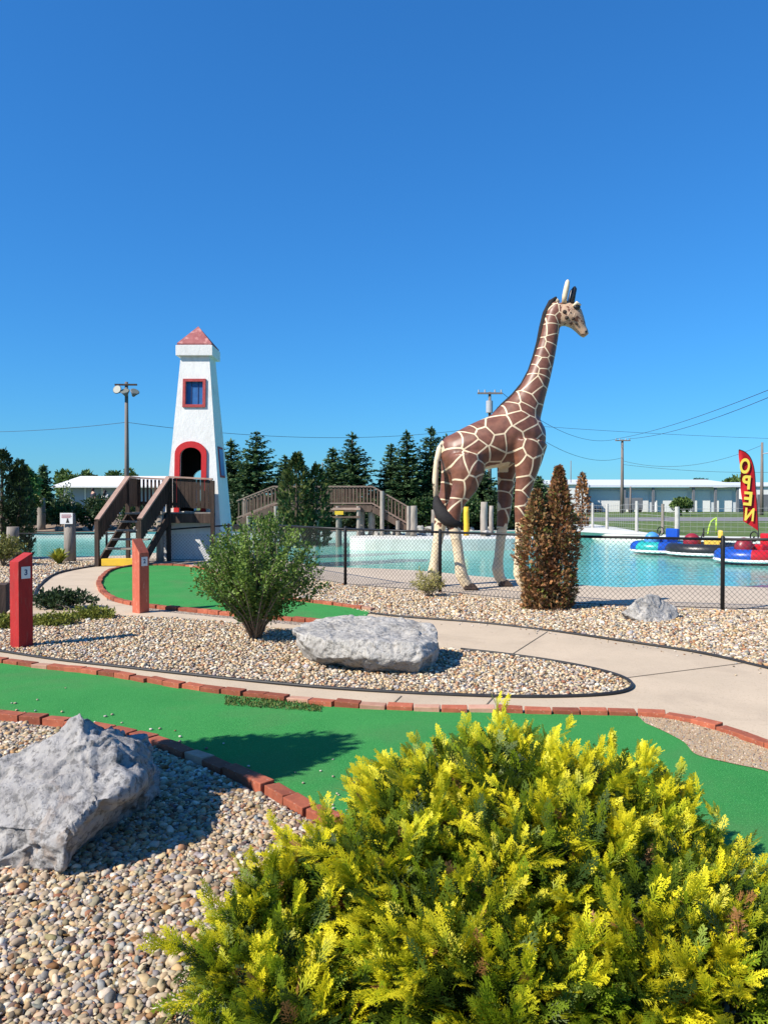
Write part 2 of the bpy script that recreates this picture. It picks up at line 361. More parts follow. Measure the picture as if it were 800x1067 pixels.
def inside(poly, x, y):
    px = np.array([p[0] for p in poly]); py = np.array([p[1] for p in poly]); r = np.zeros(len(x), bool); j = len(px) - 1
    for i in range(len(px)):
        c = ((py[i] > y) != (py[j] > y)) & (x < (px[j] - px[i]) * (y - py[i]) / (py[j] - py[i] + 1e-12) + px[i])
        r ^= c; j = i
    return r

# ------------------------------------------------------------------ sky, sun, camera
SUN_EL, SH = R(41), Vector((0.85, 0.53, 0)).normalized()        # SH: the way shadows fall
w = bpy.data.worlds.new('World'); scene.world = w; w.use_nodes = True
wt = w.node_tree; sky = wt.nodes.new('ShaderNodeTexSky'); sky.sky_type = 'NISHITA'; sky.sun_disc = False
sky.sun_elevation = SUN_EL; sky.sun_rotation = math.atan2(-SH.x, -SH.y) % (2 * math.pi)
sky.air_density = 1.3; sky.dust_density = 0.0; sky.ozone_density = 10.0; sky.altitude = 0
EXPO = 0.66; ST = 0.12; K_ = 2 ** -EXPO / ST
q0 = mixc(wt, 1.0, sky.outputs[0], (.125, .125, .125), 'MULTIPLY'); ga = wt.nodes.new('ShaderNodeGamma'); ga.inputs[1].default_value = 0.8; wt.links.new(q0, ga.inputs[0])
hs_ = wt.nodes.new('ShaderNodeHueSaturation'); hs_.inputs['Saturation'].default_value = 1.1; wt.links.new(ga.outputs[0], hs_.inputs['Color'])
wt.links.new(mixc(wt, 1.0, hs_.outputs[0], (.335 * K_, .80 * K_, 1.16 * K_), 'MULTIPLY'), wt.nodes['Background'].inputs[0]); wt.nodes['Background'].inputs[1].default_value = ST
sl = bpy.data.lights.new('sun', 'SUN'); sl.energy = 5.0; sl.angle = R(0.53); sl.color = (1.0, 0.93, 0.82)
so = bpy.data.objects.new('sun', sl); C.objects.link(so)
dirv = Vector((SH.x * math.cos(SUN_EL), SH.y * math.cos(SUN_EL), -math.sin(SUN_EL)))
so.rotation_euler = dirv.to_track_quat('-Z', 'Y').to_euler(); so.location = (-20, -12, 30)
cam = bpy.data.cameras.new('camera'); co = bpy.data.objects.new('camera', cam); C.objects.link(co)
cam.sensor_width = 36; cam.sensor_fit = 'AUTO'; cam.lens = 36 * F / 1067; cam.clip_end = 5000; cam.clip_start = 0.05
co.location = (0, 0, H0); co.rotation_euler = (math.pi / 2 - TILT, 0, 0); scene.camera = co
scene.view_settings.view_transform = 'Standard'; scene.view_settings.look = 'None'; scene.view_settings.exposure = EXPO; scene.view_settings.gamma = 1
scene.cycles.max_bounces = 8; scene.cycles.use_adaptive_sampling = True

# ------------------------------------------------------------------ ground layers
V = lambda x, y: Vector((x, y, 0))
pond_near = [V(-20, 22), V(-9, 22.3), V(-7.4, 23.6), V(-6.4, 24.2), V(-4.2, 24.0), V(-3.2, 22), V(-2.3, 20)] + Gs([(340, 590), (400, 592), (450, 595), (490, 599), (560, 605), (640, 611), (700, 609), (760, 610), (830, 612)]) + [V(10, 14.8)]
pond_far = [V(18, 22), V(20, 32)] + Gs([(830, 561), (760, 560), (700, 558), (640, 556), (590, 553)]) + [V(3, 41), V(-6, 41), V(-14, 40.5), V(-22, 39)]
near_line = smooth_line(pond_near, 5); far_line = smooth_line(pond_far, 5)
pond = near_line + far_line
WZ = -0.35
sheet('ground', [(-900, -60), (900, -60), (900, 2500), (-900, 2500)], -0.03, M['grass'], [pond])
bas = MB(); n = len(pond)
bas.add([(p.x, p.y, -0.03) for p in pond] + [(p.x, p.y, -1.2) for p in pond], [(i, (i + 1) % n, n + (i + 1) % n, n + i) for i in range(n)])
tag(bas.obj('pond_basin', M['white_concrete'], fix=False), kind='structure')
sheet('pond_water', pond, WZ, M['water'])
fence_xy = [V(-19, 20.9), V(-13.4, 20.85), V(-10.2, 20.8), V(-7.4, 20.5), V(-4.15, 20.5), V(-2.55, 17.4), V(-0.73, 14.5), V(0.97, 13.3), V(2.78, 11.75), V(4.94, 11.2), V(7.2, 11.0)]
apron = [V(p.x, p.y) for p in fence_xy] + [V(14, 11.0)] + [V(14, 17), ] + list(reversed(near_line)) + [V(-20, 21.5)]
sheet('pool_apron', apron, -0.012, M['apron'])
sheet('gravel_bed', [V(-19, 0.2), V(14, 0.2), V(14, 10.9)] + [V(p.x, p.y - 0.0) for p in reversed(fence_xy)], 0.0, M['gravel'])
# outline lines measured on the photograph
A_line = smooth_line(Gs([(-60, 682), (0, 691), (60, 699), (100, 703), (150, 711), (200, 719), (280, 729), (340, 736), (400, 740), (500, 743), (600, 745), (680, 748), (730, 757), (800, 781), (860, 806), (930, 840), (985, 880), (1000, 930), (965, 972)]), 8)
B_line = smooth_line(Gs([(-60, 741), (0, 748), (40, 753), (90, 760), (150, 772), (200, 790), (250, 812), (300, 836), (330, 853), (420, 890), (560, 938), (700, 962), (800, 972), (925, 978)]), 8)
sheet('fairway_turf', A_line + list(reversed(B_line)), 0.014, M['turf'])
# paths: one sheet for both branches round the pebble island
path = smooth_line(Gs([(-80, 672), (0, 681), (60, 688)]), 2) + []
path_out = Gs([(386, 640), (420, 644), (500, 650), (570, 658), (638, 668), (724, 681), (800, 698), (900, 724), (1010, 760)])
path_loop = smooth_line(path_out, 6) + [V(5.4, 4.6), V(4.2, 3.9)] + [p for p in reversed(A_line[:-22])] + Gs([(-60, 672), (0, 676)]) + Gs([(60, 686), (140, 689), (115, 655), (105, 636), (112, 626), (160, 637), (240, 645), (310, 652)])
sheet('concrete_path', path_loop, 0.007, M['concrete'])
island = smooth_line(Gs([(-90, 668), (0, 679), (60, 688), (130, 696), (200, 704), (330, 717), (450, 724), (540, 727), (610, 726), (648, 722), (657, 715), (640, 706), (600, 696), (540, 686), (480, 679), (420, 672), (360, 663), (300, 657), (240, 650), (190, 646), (150, 644), (110, 641)]), 6) + Gs([(60, 646), (0, 655), (-90, 655)])
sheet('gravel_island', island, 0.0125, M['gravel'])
# far left path to the steps
side_path = smooth_line(Gs([(30, 640), (40, 616), (62, 599), (100, 591), (142, 590), (140, 592), (112, 602), (106, 612), (112, 626), (100, 640)]), 5)
sheet('step_path', side_path, 0.006, M['concrete'])
turf2 = smooth_line(Gs([(386, 637), (350, 632), (310, 627), (270, 620), (235, 607), (215, 595), (190, 590.5), (150, 590), (120, 594), (107, 604), (108, 616), (126, 627), (160, 633), (200, 637), (250, 642), (300, 646), (345, 650), (375, 651)]), 6)
sheet('upper_turf', turf2, 0.0135, M['turf'])
sand_poly = [p for p in A_line[:-22] if p.x > G(664, 748).x] + list(reversed(smooth_line(Gs([(672, 756), (690, 764), (712, 776), (725, 789), (760, 798), (800, 807), (850, 826), (930, 870)]), 6)))
sheet('sand_patch', sand_poly, 0.019, M['sand'], kind='stuff')
for nm, pts in (('path_joint', [(232, 693), (205, 705)]), ('path_joint', [(418, 725), (402, 740)]), ('path_joint', [(515, 725), (500, 741)]), ('path_joint', [(570, 658), (531, 683)]), ('path_joint', [(652, 706), (780, 690)])):
    a, b = Gs(pts, 0.0115); tag(MB().bar(a, b, 0.009, 0.002).obj(nm, M['joint']), kind='structure')
sheet('white_beach', smooth_line(Gs([(540, 551), (575, 547), (610, 545.5), (640, 549), (690, 556.5), (760, 558.5), (830, 559)]), 4) + Gs([(830, 561), (760, 560), (700, 558), (640, 556), (590, 553)]) + [V(3, 41)], -0.02, M['white_concrete'])
sheet('far_bank', [V(3, 41), V(-6, 41), V(-14, 40.5), V(-22, 39), V(-30, 42), V(-30, 52), V(12, 52), V(9, 45)], -0.02, M['mulch'])
sheet('road', [V(-900, 62), V(-900, 76), V(900, 76), V(900, 62)], -0.02, M['asphalt'])

# mound with the people and the hedge
mo = MB(); nu, nv = 40, 12
for j in range(nv + 1):
    t = j / nv
    for i in range(nu):
        a = 2 * math.pi * i / nu; r = 0.12 + 0.88 * t
        x = -18.5 + 13 * r * math.cos(a); y = 48.8 + 7.6 * r * math.sin(a)
        s = min(1, max(0, (1 - r) / 0.55)); h = 0.72 * s * s * (3 - 2 * s)
        mo.v.append((x, y, -0.06 + h + 0.10 * noise.noise((x * .4, y * .4, 0)) * (0 if t > .95 else 1)))
for j in range(nv):
    for i in range(nu): mo.f.append((j * nu + i, j * nu + (i + 1) % nu, (j + 1) * nu + (i + 1) % nu, (j + 1) * nu + i)); mo.mi.append(0)
mo.f.append(tuple(range(nu))); mo.mi.append(0)
tag(mo.obj('mound', M['mulch'], smooth=True), kind='structure')

# ------------------------------------------------------------------ pebbles
def ico(sub):
    bm = bmesh.new(); bmesh.ops.create_icosphere(bm, subdivisions=sub, radius=1.0)
    bm.verts.ensure_lookup_table()
    v = np.array([p.co[:] for p in bm.verts]); f = np.array([[q.index for q in fc.verts] for fc in bm.faces]); bm.free(); return v, f
PEB = np.array([(0.46, 0.38, 0.27), (0.54, 0.46, 0.34), (0.36, 0.30, 0.22), (0.41, 0.39, 0.36), (0.62, 0.57, 0.49), (0.28, 0.15, 0.08), (0.43, 0.26, 0.15), (0.70, 0.66, 0.59), (0.25, 0.25, 0.26), (0.50, 0.41, 0.28), (0.17, 0.13, 0.10), (0.52, 0.38, 0.23), (0.33, 0.34, 0.36)])
PW = np.array([4, 4, 3.4, 3.6, 3.6, 1.7, 2.2, 2.2, 1.8, 3.4, 1.6, 2.6, 1.8]); PW = PW / PW.sum()
def pebbles(name, poly, cell, r0, r1, sub, z, seed, layers=1, lift=0.0, wide=.56, gain=1.0):
    g = np.random.default_rng(seed)
    xs = [p[0] for p in poly]; ys = [p[1] for p in poly]
    pos = []
    for L in range(layers):
        X, Y = np.meshgrid(np.arange(min(xs), max(xs), cell), np.arange(min(ys), max(ys), cell))
        X = X.ravel() + g.uniform(-.5, .5, X.size) * cell * 1.1; Y = Y.ravel() + g.uniform(-.5, .5, Y.size) * cell * 1.1
        k = inside(poly, X, Y); X, Y = X[k], Y[k]
        vis = np.abs(X) < wide * Y + 0.25
        X, Y = X[vis], Y[vis]; pos.append(np.stack([X, Y, np.full(len(X), z + L * lift)], 1))
    pos = np.concatenate(pos); n = len(pos); bv, bf = ico(sub)
    s = g.gamma(2.2, 1 / 2.2, n) * (r1 - r0) * 0.62 + r0 * .85; s = np.clip(s, r0 * .7, r1 * 1.45)
    sc = np.stack([s * g.uniform(.9, 1.5, n), s * g.uniform(.7, 1.05, n), s * g.uniform(.45, .75, n)], 1)
    th = g.uniform(0, 2 * np.pi, n); ti = g.normal(0, .28, n); tj = g.normal(0, .28, n)
    v = bv[None] * sc[:, None, :]
    v = v + (np.sin(bv @ g.normal(0, 1, (3, 3)) * 2.0)[None] * g.uniform(-.30, .30, (n, 1, 3))) * s[:, None, None]
    def rot(v, a, i, j):
        c, q = np.cos(a)[:, None], np.sin(a)[:, None]; o = v.copy()
        o[..., i] = v[..., i] * c - v[..., j] * q; o[..., j] = v[..., i] * q + v[..., j] * c; return o
    v = rot(rot(rot(v, ti, 1, 2), tj, 0, 2), th, 0, 1)
    pos[:, 2] += s * g.uniform(.0, .5, n)
    v = (v + pos[:, None, :]).reshape(-1, 3)
    f = (bf[None] + (np.arange(n) * len(bv))[:, None, None]).reshape(-1, bf.shape[1])
    col = PEB[g.choice(len(PEB), n, p=PW)] * np.array([1.04, .965, .86]) * g.uniform(.58, 1.12, (n, 1)) * gain + g.normal(0, .012, (n, 3))
    col = np.repeat(np.clip(col, .02, .8), len(bv), 0)
    o = link(name, arrays(name, v, f, M['pebble'], col, smooth=True)); return o
def stray(name, line, spread, n, seed, z, side=1):
    g = np.random.default_rng(seed); pts = []
    for k in range(n):
        i = int(g.integers(0, len(line) - 1)); a, b = line[i], line[i + 1]; q = a.lerp(b, g.uniform(0, 1)); d = (b - a).normalized(); off = .05 + g.exponential(spread)
        pts.append((q.x - d.y * off * side, q.y + d.x * off * side))
    bv, bf = ico(1); pts = np.array(pts); s = g.uniform(.006, .013, n); th = g.uniform(0, 6.3, n)
    v = bv[None] * np.stack([s * 1.2, s * .9, s * .6], 1)[:, None, :]; c_, q_ = np.cos(th)[:, None], np.sin(th)[:, None]; v = np.stack([v[..., 0] * c_ - v[..., 1] * q_, v[..., 0] * q_ + v[..., 1] * c_, v[..., 2]], 2)
    v = v + np.concatenate([pts, (z + s[:, None] * .5)], 1)[:, None, :]; f = (bf[None] + (np.arange(n) * len(bv))[:, None, None]).reshape(-1, 3)
    col = np.repeat(np.clip(PEB[g.choice(len(PEB), n, p=PW)], .02, .8), len(bv), 0)
    tag(link(name, arrays(name, v.reshape(-1, 3), f, M['pebble'], col, smooth=True)), kind='stuff')
stray('loose_gravel', [p for p in B_line if abs(p.x) < .6 * p.y], .16, 70, 31, .015)
stray('loose_gravel', [p for p in path_out], .12, 90, 32, .008, -1)
stray('loose_gravel', island[12:110], .07, 160, 33, .008, 1)
near_bed = [p for p in B_line if p.x < 2.2]
near_poly = [V(p.x, p.y - 0.10) for p in near_bed] + [V(1.2, 2.0), V(-2.2, 2.0), V(-3.6, 4.5)]
tag(pebbles('foreground_gravel', near_poly, 0.0195, 0.0068, 0.0158, 2, 0.004, 1, 2, 0.007), kind='stuff')
rp = [p for p in A_line[-22:]] ; corner = [V(p.x + .10, p.y - .06) for p in rp]
tag(pebbles('side_gravel', corner + [V(p.x, p.y - .1) for p in reversed(B_line) if p.x > 1.0] + [V(1.0, 2.0), V(1.0, .9), V(5, .9), V(5, 3.9), V(3.2, 3.9)], 0.027, 0.009, 0.018, 1, 0.004, 9, wide=1.4), kind='stuff')
tag(pebbles('side_gravel', [V(7.2, 11.0), V(9.5, 11.0), V(9.5, 6.2), V(6.2, 7.6), V(5.5, 9.0)], 0.045, 0.015, 0.026, 1, 0.004, 10, wide=1.4), kind='stuff')
tag(pebbles('island_gravel', island, 0.034, 0.012, 0.021, 1, 0.016, 2, gain=1.25), kind='stuff')
tag(pebbles('sand_grit', sand_poly, 0.016, 0.003, 0.006, 1, 0.019, 8), kind='stuff')
strip = [V(p.x, p.y + 0.0) for p in fence_xy[5:]] + [V(p.x, p.y + 0.03) for p in reversed(smooth_line(path_out, 4)[:-6])] + Gs([(350, 630), (310, 624), (270, 616), (245, 606)])
tag(pebbles('fence_side_gravel', strip, 0.040, 0.014, 0.025, 1, 0.004, 3, gain=1.25), kind='stuff')
leftg = Gs([(-60, 583), (100, 585), (100, 588), (60, 596), (36, 614), (26, 640), (60, 646), (0, 652), (-60, 652)])
tag(pebbles('side_gravel', leftg, 0.055, 0.018, 0.030, 1, 0.004, 4, gain=1.25), kind='stuff')

# ------------------------------------------------------------------ brick borders, edging
brick_meshes = []
for k in range(6):
    b = MB().box((0, 0, 0), (0.193, 0.090, 0.06)); me = b.mesh('brick', M['brick_pale'] if k == 5 else M['brick'], bevel=0.006)
    for v in me.vertices: v.co += Vector([noise.noise(v.co * 22 + Vector((k * 7, j * 3, 0))) * 0.004 for j in range(3)])
    brick_meshes.append(me)
def border(label, line, off, z=0.021, step=0.203, seed=1, drop=()):
    g = random.Random(seed); c = line[len(line) // 2]
    t = thing('brick_border', label, 'brick border', (c.x, c.y, 0))
    d = 0.0; nxt = 0.08; i = 0
    for a, b in zip(line, line[1:]):
        L = (b - a).length
        while nxt <= d + L:
            p = a + (b - a) * ((nxt - d) / L); dr = (b - a).normalized(); nrm = Vector((-dr.y, dr.x, 0))
            if i not in drop:
                o = bpy.data.objects.new('brick', brick_meshes[g.choice([0, 1, 2, 3, 4, 0, 1, 2, 3, 5])]); C.objects.link(o); o.parent = t
                q = p + nrm * (off + g.uniform(-.010, .010)) - t.location
                o.location = (q.x, q.y, z + g.uniform(-.006, .006))
                o.rotation_euler = (g.gauss(0, .03), g.gauss(0, .025), math.atan2(dr.y, dr.x) + g.gauss(0, .035))
            nxt += step * g.uniform(.985, 1.03); i += 1
        d += L
    return t
border('long red brick border between the near green turf and the concrete path', [p for p in A_line if abs(p.x) < .8 * p.y + .3], 0.0, seed=3)
border('red brick border between the near green turf and the pebbles by the big grey rock', [p for p in B_line if abs(p.x) < .8 * p.y + .3], 0.0, seed=4)
border('red brick border curving round the upper green turf below the wooden steps', turf2, -0.03, seed=5, z=0.024)
def edging(label, pts, r=0.016, n=6):
    l = smooth_line(pts, n); l = [Vector((p.x, p.y, 0.018 + 0.008 * noise.noise(p * 1.3))) for p in l]
    return tag(MB().tube(l, r, 6).obj('landscape_edging', M['edging'], smooth=True), label, 'landscape edging')
edging('black plastic edging curving round the tip of the pebble island', Gs([(-60, 672), (0, 680), (60, 689), (130, 697), (200, 705), (330, 718), (450, 725), (540, 728), (610, 727), (648, 723), (658, 715), (641, 705), (600, 695), (540, 685), (480, 678)]))
edging('black plastic edging between the path and the pebbles under the pool fence', path_out[:8])
edging('black plastic edging of the path at the foot of the wooden steps', Gs([(36, 622), (42, 611), (60, 598), (100, 590)]), 0.02)

# ------------------------------------------------------------------ rocks
def rock_mesh(name, pts, voxel, amp, freq, seed, mat, ridge=0.5, sink=0.1):
    bm = bmesh.new()
    for p in pts: bm.verts.new(p)
    r = bmesh.ops.convex_hull(bm, input=bm.verts)
    bmesh.ops.delete(bm, geom=[v for v in bm.verts if not v.link_faces], context='VERTS')
    bmesh.ops.recalc_face_normals(bm, faces=bm.faces)
    me = bpy.data.meshes.new(name); bm.to_mesh(me); bm.free()
    o = bpy.data.objects.new(name, me); C.objects.link(o)
    md = o.modifiers.new('r', 'REMESH'); md.mode = 'VOXEL'; md.voxel_size = voxel
    dg = bpy.context.evaluated_depsgraph_get(); me2 = bpy.data.meshes.new_from_object(o.evaluated_get(dg))
    bpy.data.objects.remove(o); bm = bmesh.new(); bm.from_mesh(me2)
    bm.normal_update(); off = Vector((seed * 3.1, seed * 1.7, seed))
    for v in bm.verts:
        p = v.co * freq + off
        n1 = noise.fractal(p, 0.9, 2.1, 6)
        n2 = noise.ridged_multi_fractal(p * 0.8 + off, 0.9, 2.2, 5, 1.0, 2.0) - 1.0
        n3 = noise.voronoi(p * 0.9)[0]; cr = -max(0, 0.10 - (n3[1] - n3[0])) * 4
        lay = math.sin((v.co.x * 0.5 + v.co.z * 0.9 + v.co.y * .25) * freq * 5 + n1 * 4); lay = abs(lay) ** .5 * (1 if lay > 0 else -1)
        wp = v.co * freq + Vector((n1, noise.noise(p * 1.7 + Vector((9, 0, 0))), noise.noise(p * 1.7 + Vector((0, 9, 0))))) * .45
        fc = noise.cell(Vector((wp.x * 1.5 + wp.z * .6, wp.y * 1.1, wp.z * 1.7 - wp.x * .5)) + off) + .5 * noise.cell(wp * 3.1 + off)
        v.co += v.normal * amp * (n1 * 0.7 - n2 * ridge * .8 + cr * .6 + 0.10 * lay + .42 * (fc - .75))
    bmesh.ops.smooth_vert(bm, verts=bm.verts, factor=0.5, use_axis_x=True, use_axis_y=True, use_axis_z=True)
    bm.to_mesh(me2); bm.free(); me2.materials.clear(); me2.materials.append(mat); me2.shade_smooth(); me2.name = name
    return me2
big = [P(84, 738, 3.72), P(76, 741, 3.74), P(108, 772, 3.78), P(124, 777, 3.95), P(150, 781, 4.0), P(162, 798, 3.95), P(163, 800, 3.85), P(134, 818, 3.44), P(104, 838, 3.25), P(74, 868, 3.14), G(62, 918, -.02), G(20, 922, -.05), G(-50, 915, -.05), G(-110, 890, -.05), P(-110, 850, 3.5), P(22, 798, 3.66), P(-30, 825, 3.6), P(52, 774, 3.66), G(100, 887, -.05), G(152, 853, -.05),
       Vector((-1.22, 4.2, -.05)), Vector((-1.6, 4.3, .1)), Vector((-2.3, 4.1, -.05)), Vector((-1.3, 4.15, .33))]
cen = Vector((-1.5, 3.6, 0)); 
o = link('boulder', rock_mesh('boulder', [p - cen for p in big], 0.011, 0.050, 2.8, 3, M['rock_blue'], .6)); o.location = cen
tag(o, 'big jagged blue grey boulder on the pebbles at the lower left', 'boulder')
flat = [P(316, 647, 7.8), P(352, 641, 8.05), P(408, 640, 8.1), P(447, 649, 7.8), P(457, 660, 7.5), P(303, 655, 7.45), P(309, 667, 7.3), P(345, 667, 7.05), P(400, 668, 6.98), P(437, 671, 7.0), P(459, 668, 7.25), G(322, 690, -.04), G(385, 703, -.04), G(437, 708, -.04), G(458, 694, -.04), Vector((-.85, 8.15, -.04)), Vector((.42, 8.1, -.04)), P(330, 686, 7.1), P(438, 690, 6.92), P(385, 686, 6.9)]
cen = Vector((-.2, 7.4, 0))
o = link('boulder', rock_mesh('boulder', [p - cen for p in flat], 0.013, 0.030, 3.0, 8, M['rock_pale'], .5)); o.location = cen
tag(o, 'long flat topped pale boulder lying on the pebble island beside the leafy shrub', 'boulder')
small = [P(683, 618, 10.4), P(672, 620, 10.3), P(690, 622, 10.4), P(703, 634, 10.5), P(710, 641, 10.4), G(700, 650, -.03), G(675, 652, -.03), G(648, 648, -.03), P(646, 638, 10.2), P(660, 626, 10.2), Vector((3.5, 11.0, -.03)), Vector((4.0, 10.9, -.03))]
cen = Vector((3.55, 10.4, 0))
o = link('boulder', rock_mesh('boulder', [p - cen for p in small], 0.016, 0.035, 3.2, 5, M['rock_pale'], .45)); o.location = cen
tag(o, 'small pale peaked boulder on the pebbles in front of the pool fence', 'boulder')
rk = [rock_mesh('stone', [Vector((rnd.uniform(-1, 1) * .3, rnd.uniform(-1, 1) * .22, rnd.uniform(-.1, .28))) for _ in range(16)], 0.035, 0.035, 3, 20 + k, M['rock_pale']) for k in range(3)]
def stone(p, s, label, grp):
    o = link('stone', rnd.choice(rk)); o.location = p; o.scale = (s, s, s * rnd.uniform(.8, 1.2)); o.rotation_euler.z = rnd.uniform(0, 6); tag(o, label, 'stone', grp)

# ------------------------------------------------------------------ foliage generators
def lerp(a, b, t): return a + (b - a) * t
def basis(d, g):                                              # random frames with x along d  (n,3,3) columns
    d = d / (np.linalg.norm(d, axis=1, keepdims=True) + 1e-9)
    r = g.normal(0, 1, d.shape); y = np.cross(d, r); y /= (np.linalg.norm(y, axis=1, keepdims=True) + 1e-9)
    z = np.cross(d, y); return d, y, z
def leaves(pos, dirs, length, width, g, fold=0.25):           # one bent leaf = 2 quads-as-4-point diamond
    n = len(pos); x, y, z = basis(dirs, g)
    L = (length * g.uniform(.7, 1.3, n))[:, None]; W = (width * g.uniform(.7, 1.3, n))[:, None]
    v = np.stack([pos, pos + x * L * .5 + y * W * .5 + z * W * fold, pos + x * L, pos + x * L * .5 - y * W * .5 + z * W * fold], 1)
    f = np.arange(n * 4).reshape(n, 4); return v.reshape(-1, 3), f
def frond_template(nside, sub, seed, width=.05, a0=32, a1=50, sl=.46):
    g = random.Random(seed); vs = []; fs = []; ts = []
    def blade(a, d, L, w, t0, t1, zc=0):
        a = np.array(a); d = np.array(d); d = d / np.linalg.norm(d); nrm = np.array([-d[1], d[0], 0]); o = len(vs)
        up = np.array([0, 0, g.uniform(-.05, .08)])
        vs.extend([a - nrm * w * .5, a + nrm * w * .5, a + d * L * .6 + nrm * w * .5 + up * L, a + d * L + up * L * 1.5, a + d * L * .6 - nrm * w * .5 + up * L])
        ts.extend([t0, t0, lerp(t0, t1, .6), t1, lerp(t0, t1, .6)])
        fs.append((o, o + 4, o + 2, o + 1)); fs.append((o + 4, o + 3, o + 2, o + 2))
    blade((0, 0, 0), (1, 0, 0), 1.0, width * .8, 0, 1)
    for i in range(nside):
        t = 0.12 + .8 * i / nside; s = 1 if i % 2 else -1; an = R(g.uniform(a0, a1)) * s; L = (sl * (1 - t) + .10) * g.uniform(.8, 1.2)
        d = (math.cos(an), math.sin(an), g.uniform(-.15, .1)); a = (t, 0, 0)
        blade(a, d, L, width, t, min(1, t + .5))
        for k in range(sub):
            u = .25 + .65 * k / sub; s2 = 1 if k % 2 else -1; an2 = an + R(g.uniform(28, 45)) * s2
            blade((a[0] + d[0] * L * u, d[1] * L * u, d[2] * L * u), (math.cos(an2), math.sin(an2), g.uniform(-.1, .1)), L * .42 * (1.15 - u) + .04, width * .85, t + .3 * u, min(1, t + .6))
    v = np.array(vs); v[:, 2] += -0.16 * v[:, 0] ** 2        # tips droop a little
    f = np.array(fs); return v, f, np.array(ts)
def fronds(tpl, pos, dirs, size, g, upbias=None):
    v, f, t = tpl; n = len(pos); x, y, z = basis(dirs, g)
    if upbias is not None:                                   # flat side leaning up
        upv = np.array([0, 0, 1.0])[None] + g.normal(0, upbias, x.shape); y = np.cross(upv, x); y /= np.linalg.norm(y, axis=1, keepdims=True) + 1e-9; z = np.cross(x, y)
    s = size[:, None, None]
    vv = pos[:, None, :] + s * (v[None, :, 0:1] * x[:, None] + v[None, :, 1:2] * y[:, None] + v[None, :, 2:3] * z[:, None])
    ff = (f[None] + (np.arange(n) * len(v))[:, None, None]).reshape(-1, f.shape[1])
    return vv.reshape(-1, 3), ff, np.tile(t, n)
def cat_parts(parts):
    vs, fs, cs = [], [], []; o = 0
    for v, f, c in parts: vs.append(v); fs.append(f + o); cs.append(c); o += len(v)
    return np.concatenate(vs), np.concatenate(fs), np.concatenate(cs)
def tri_clean(v, f, c):                                       # quads that repeat a corner become triangles: split all quads
    a = f[:, [0, 1, 2]]; b = f[f[:, 2] != f[:, 3]][:, [0, 2, 3]]
    return v, np.concatenate([a, b]), c

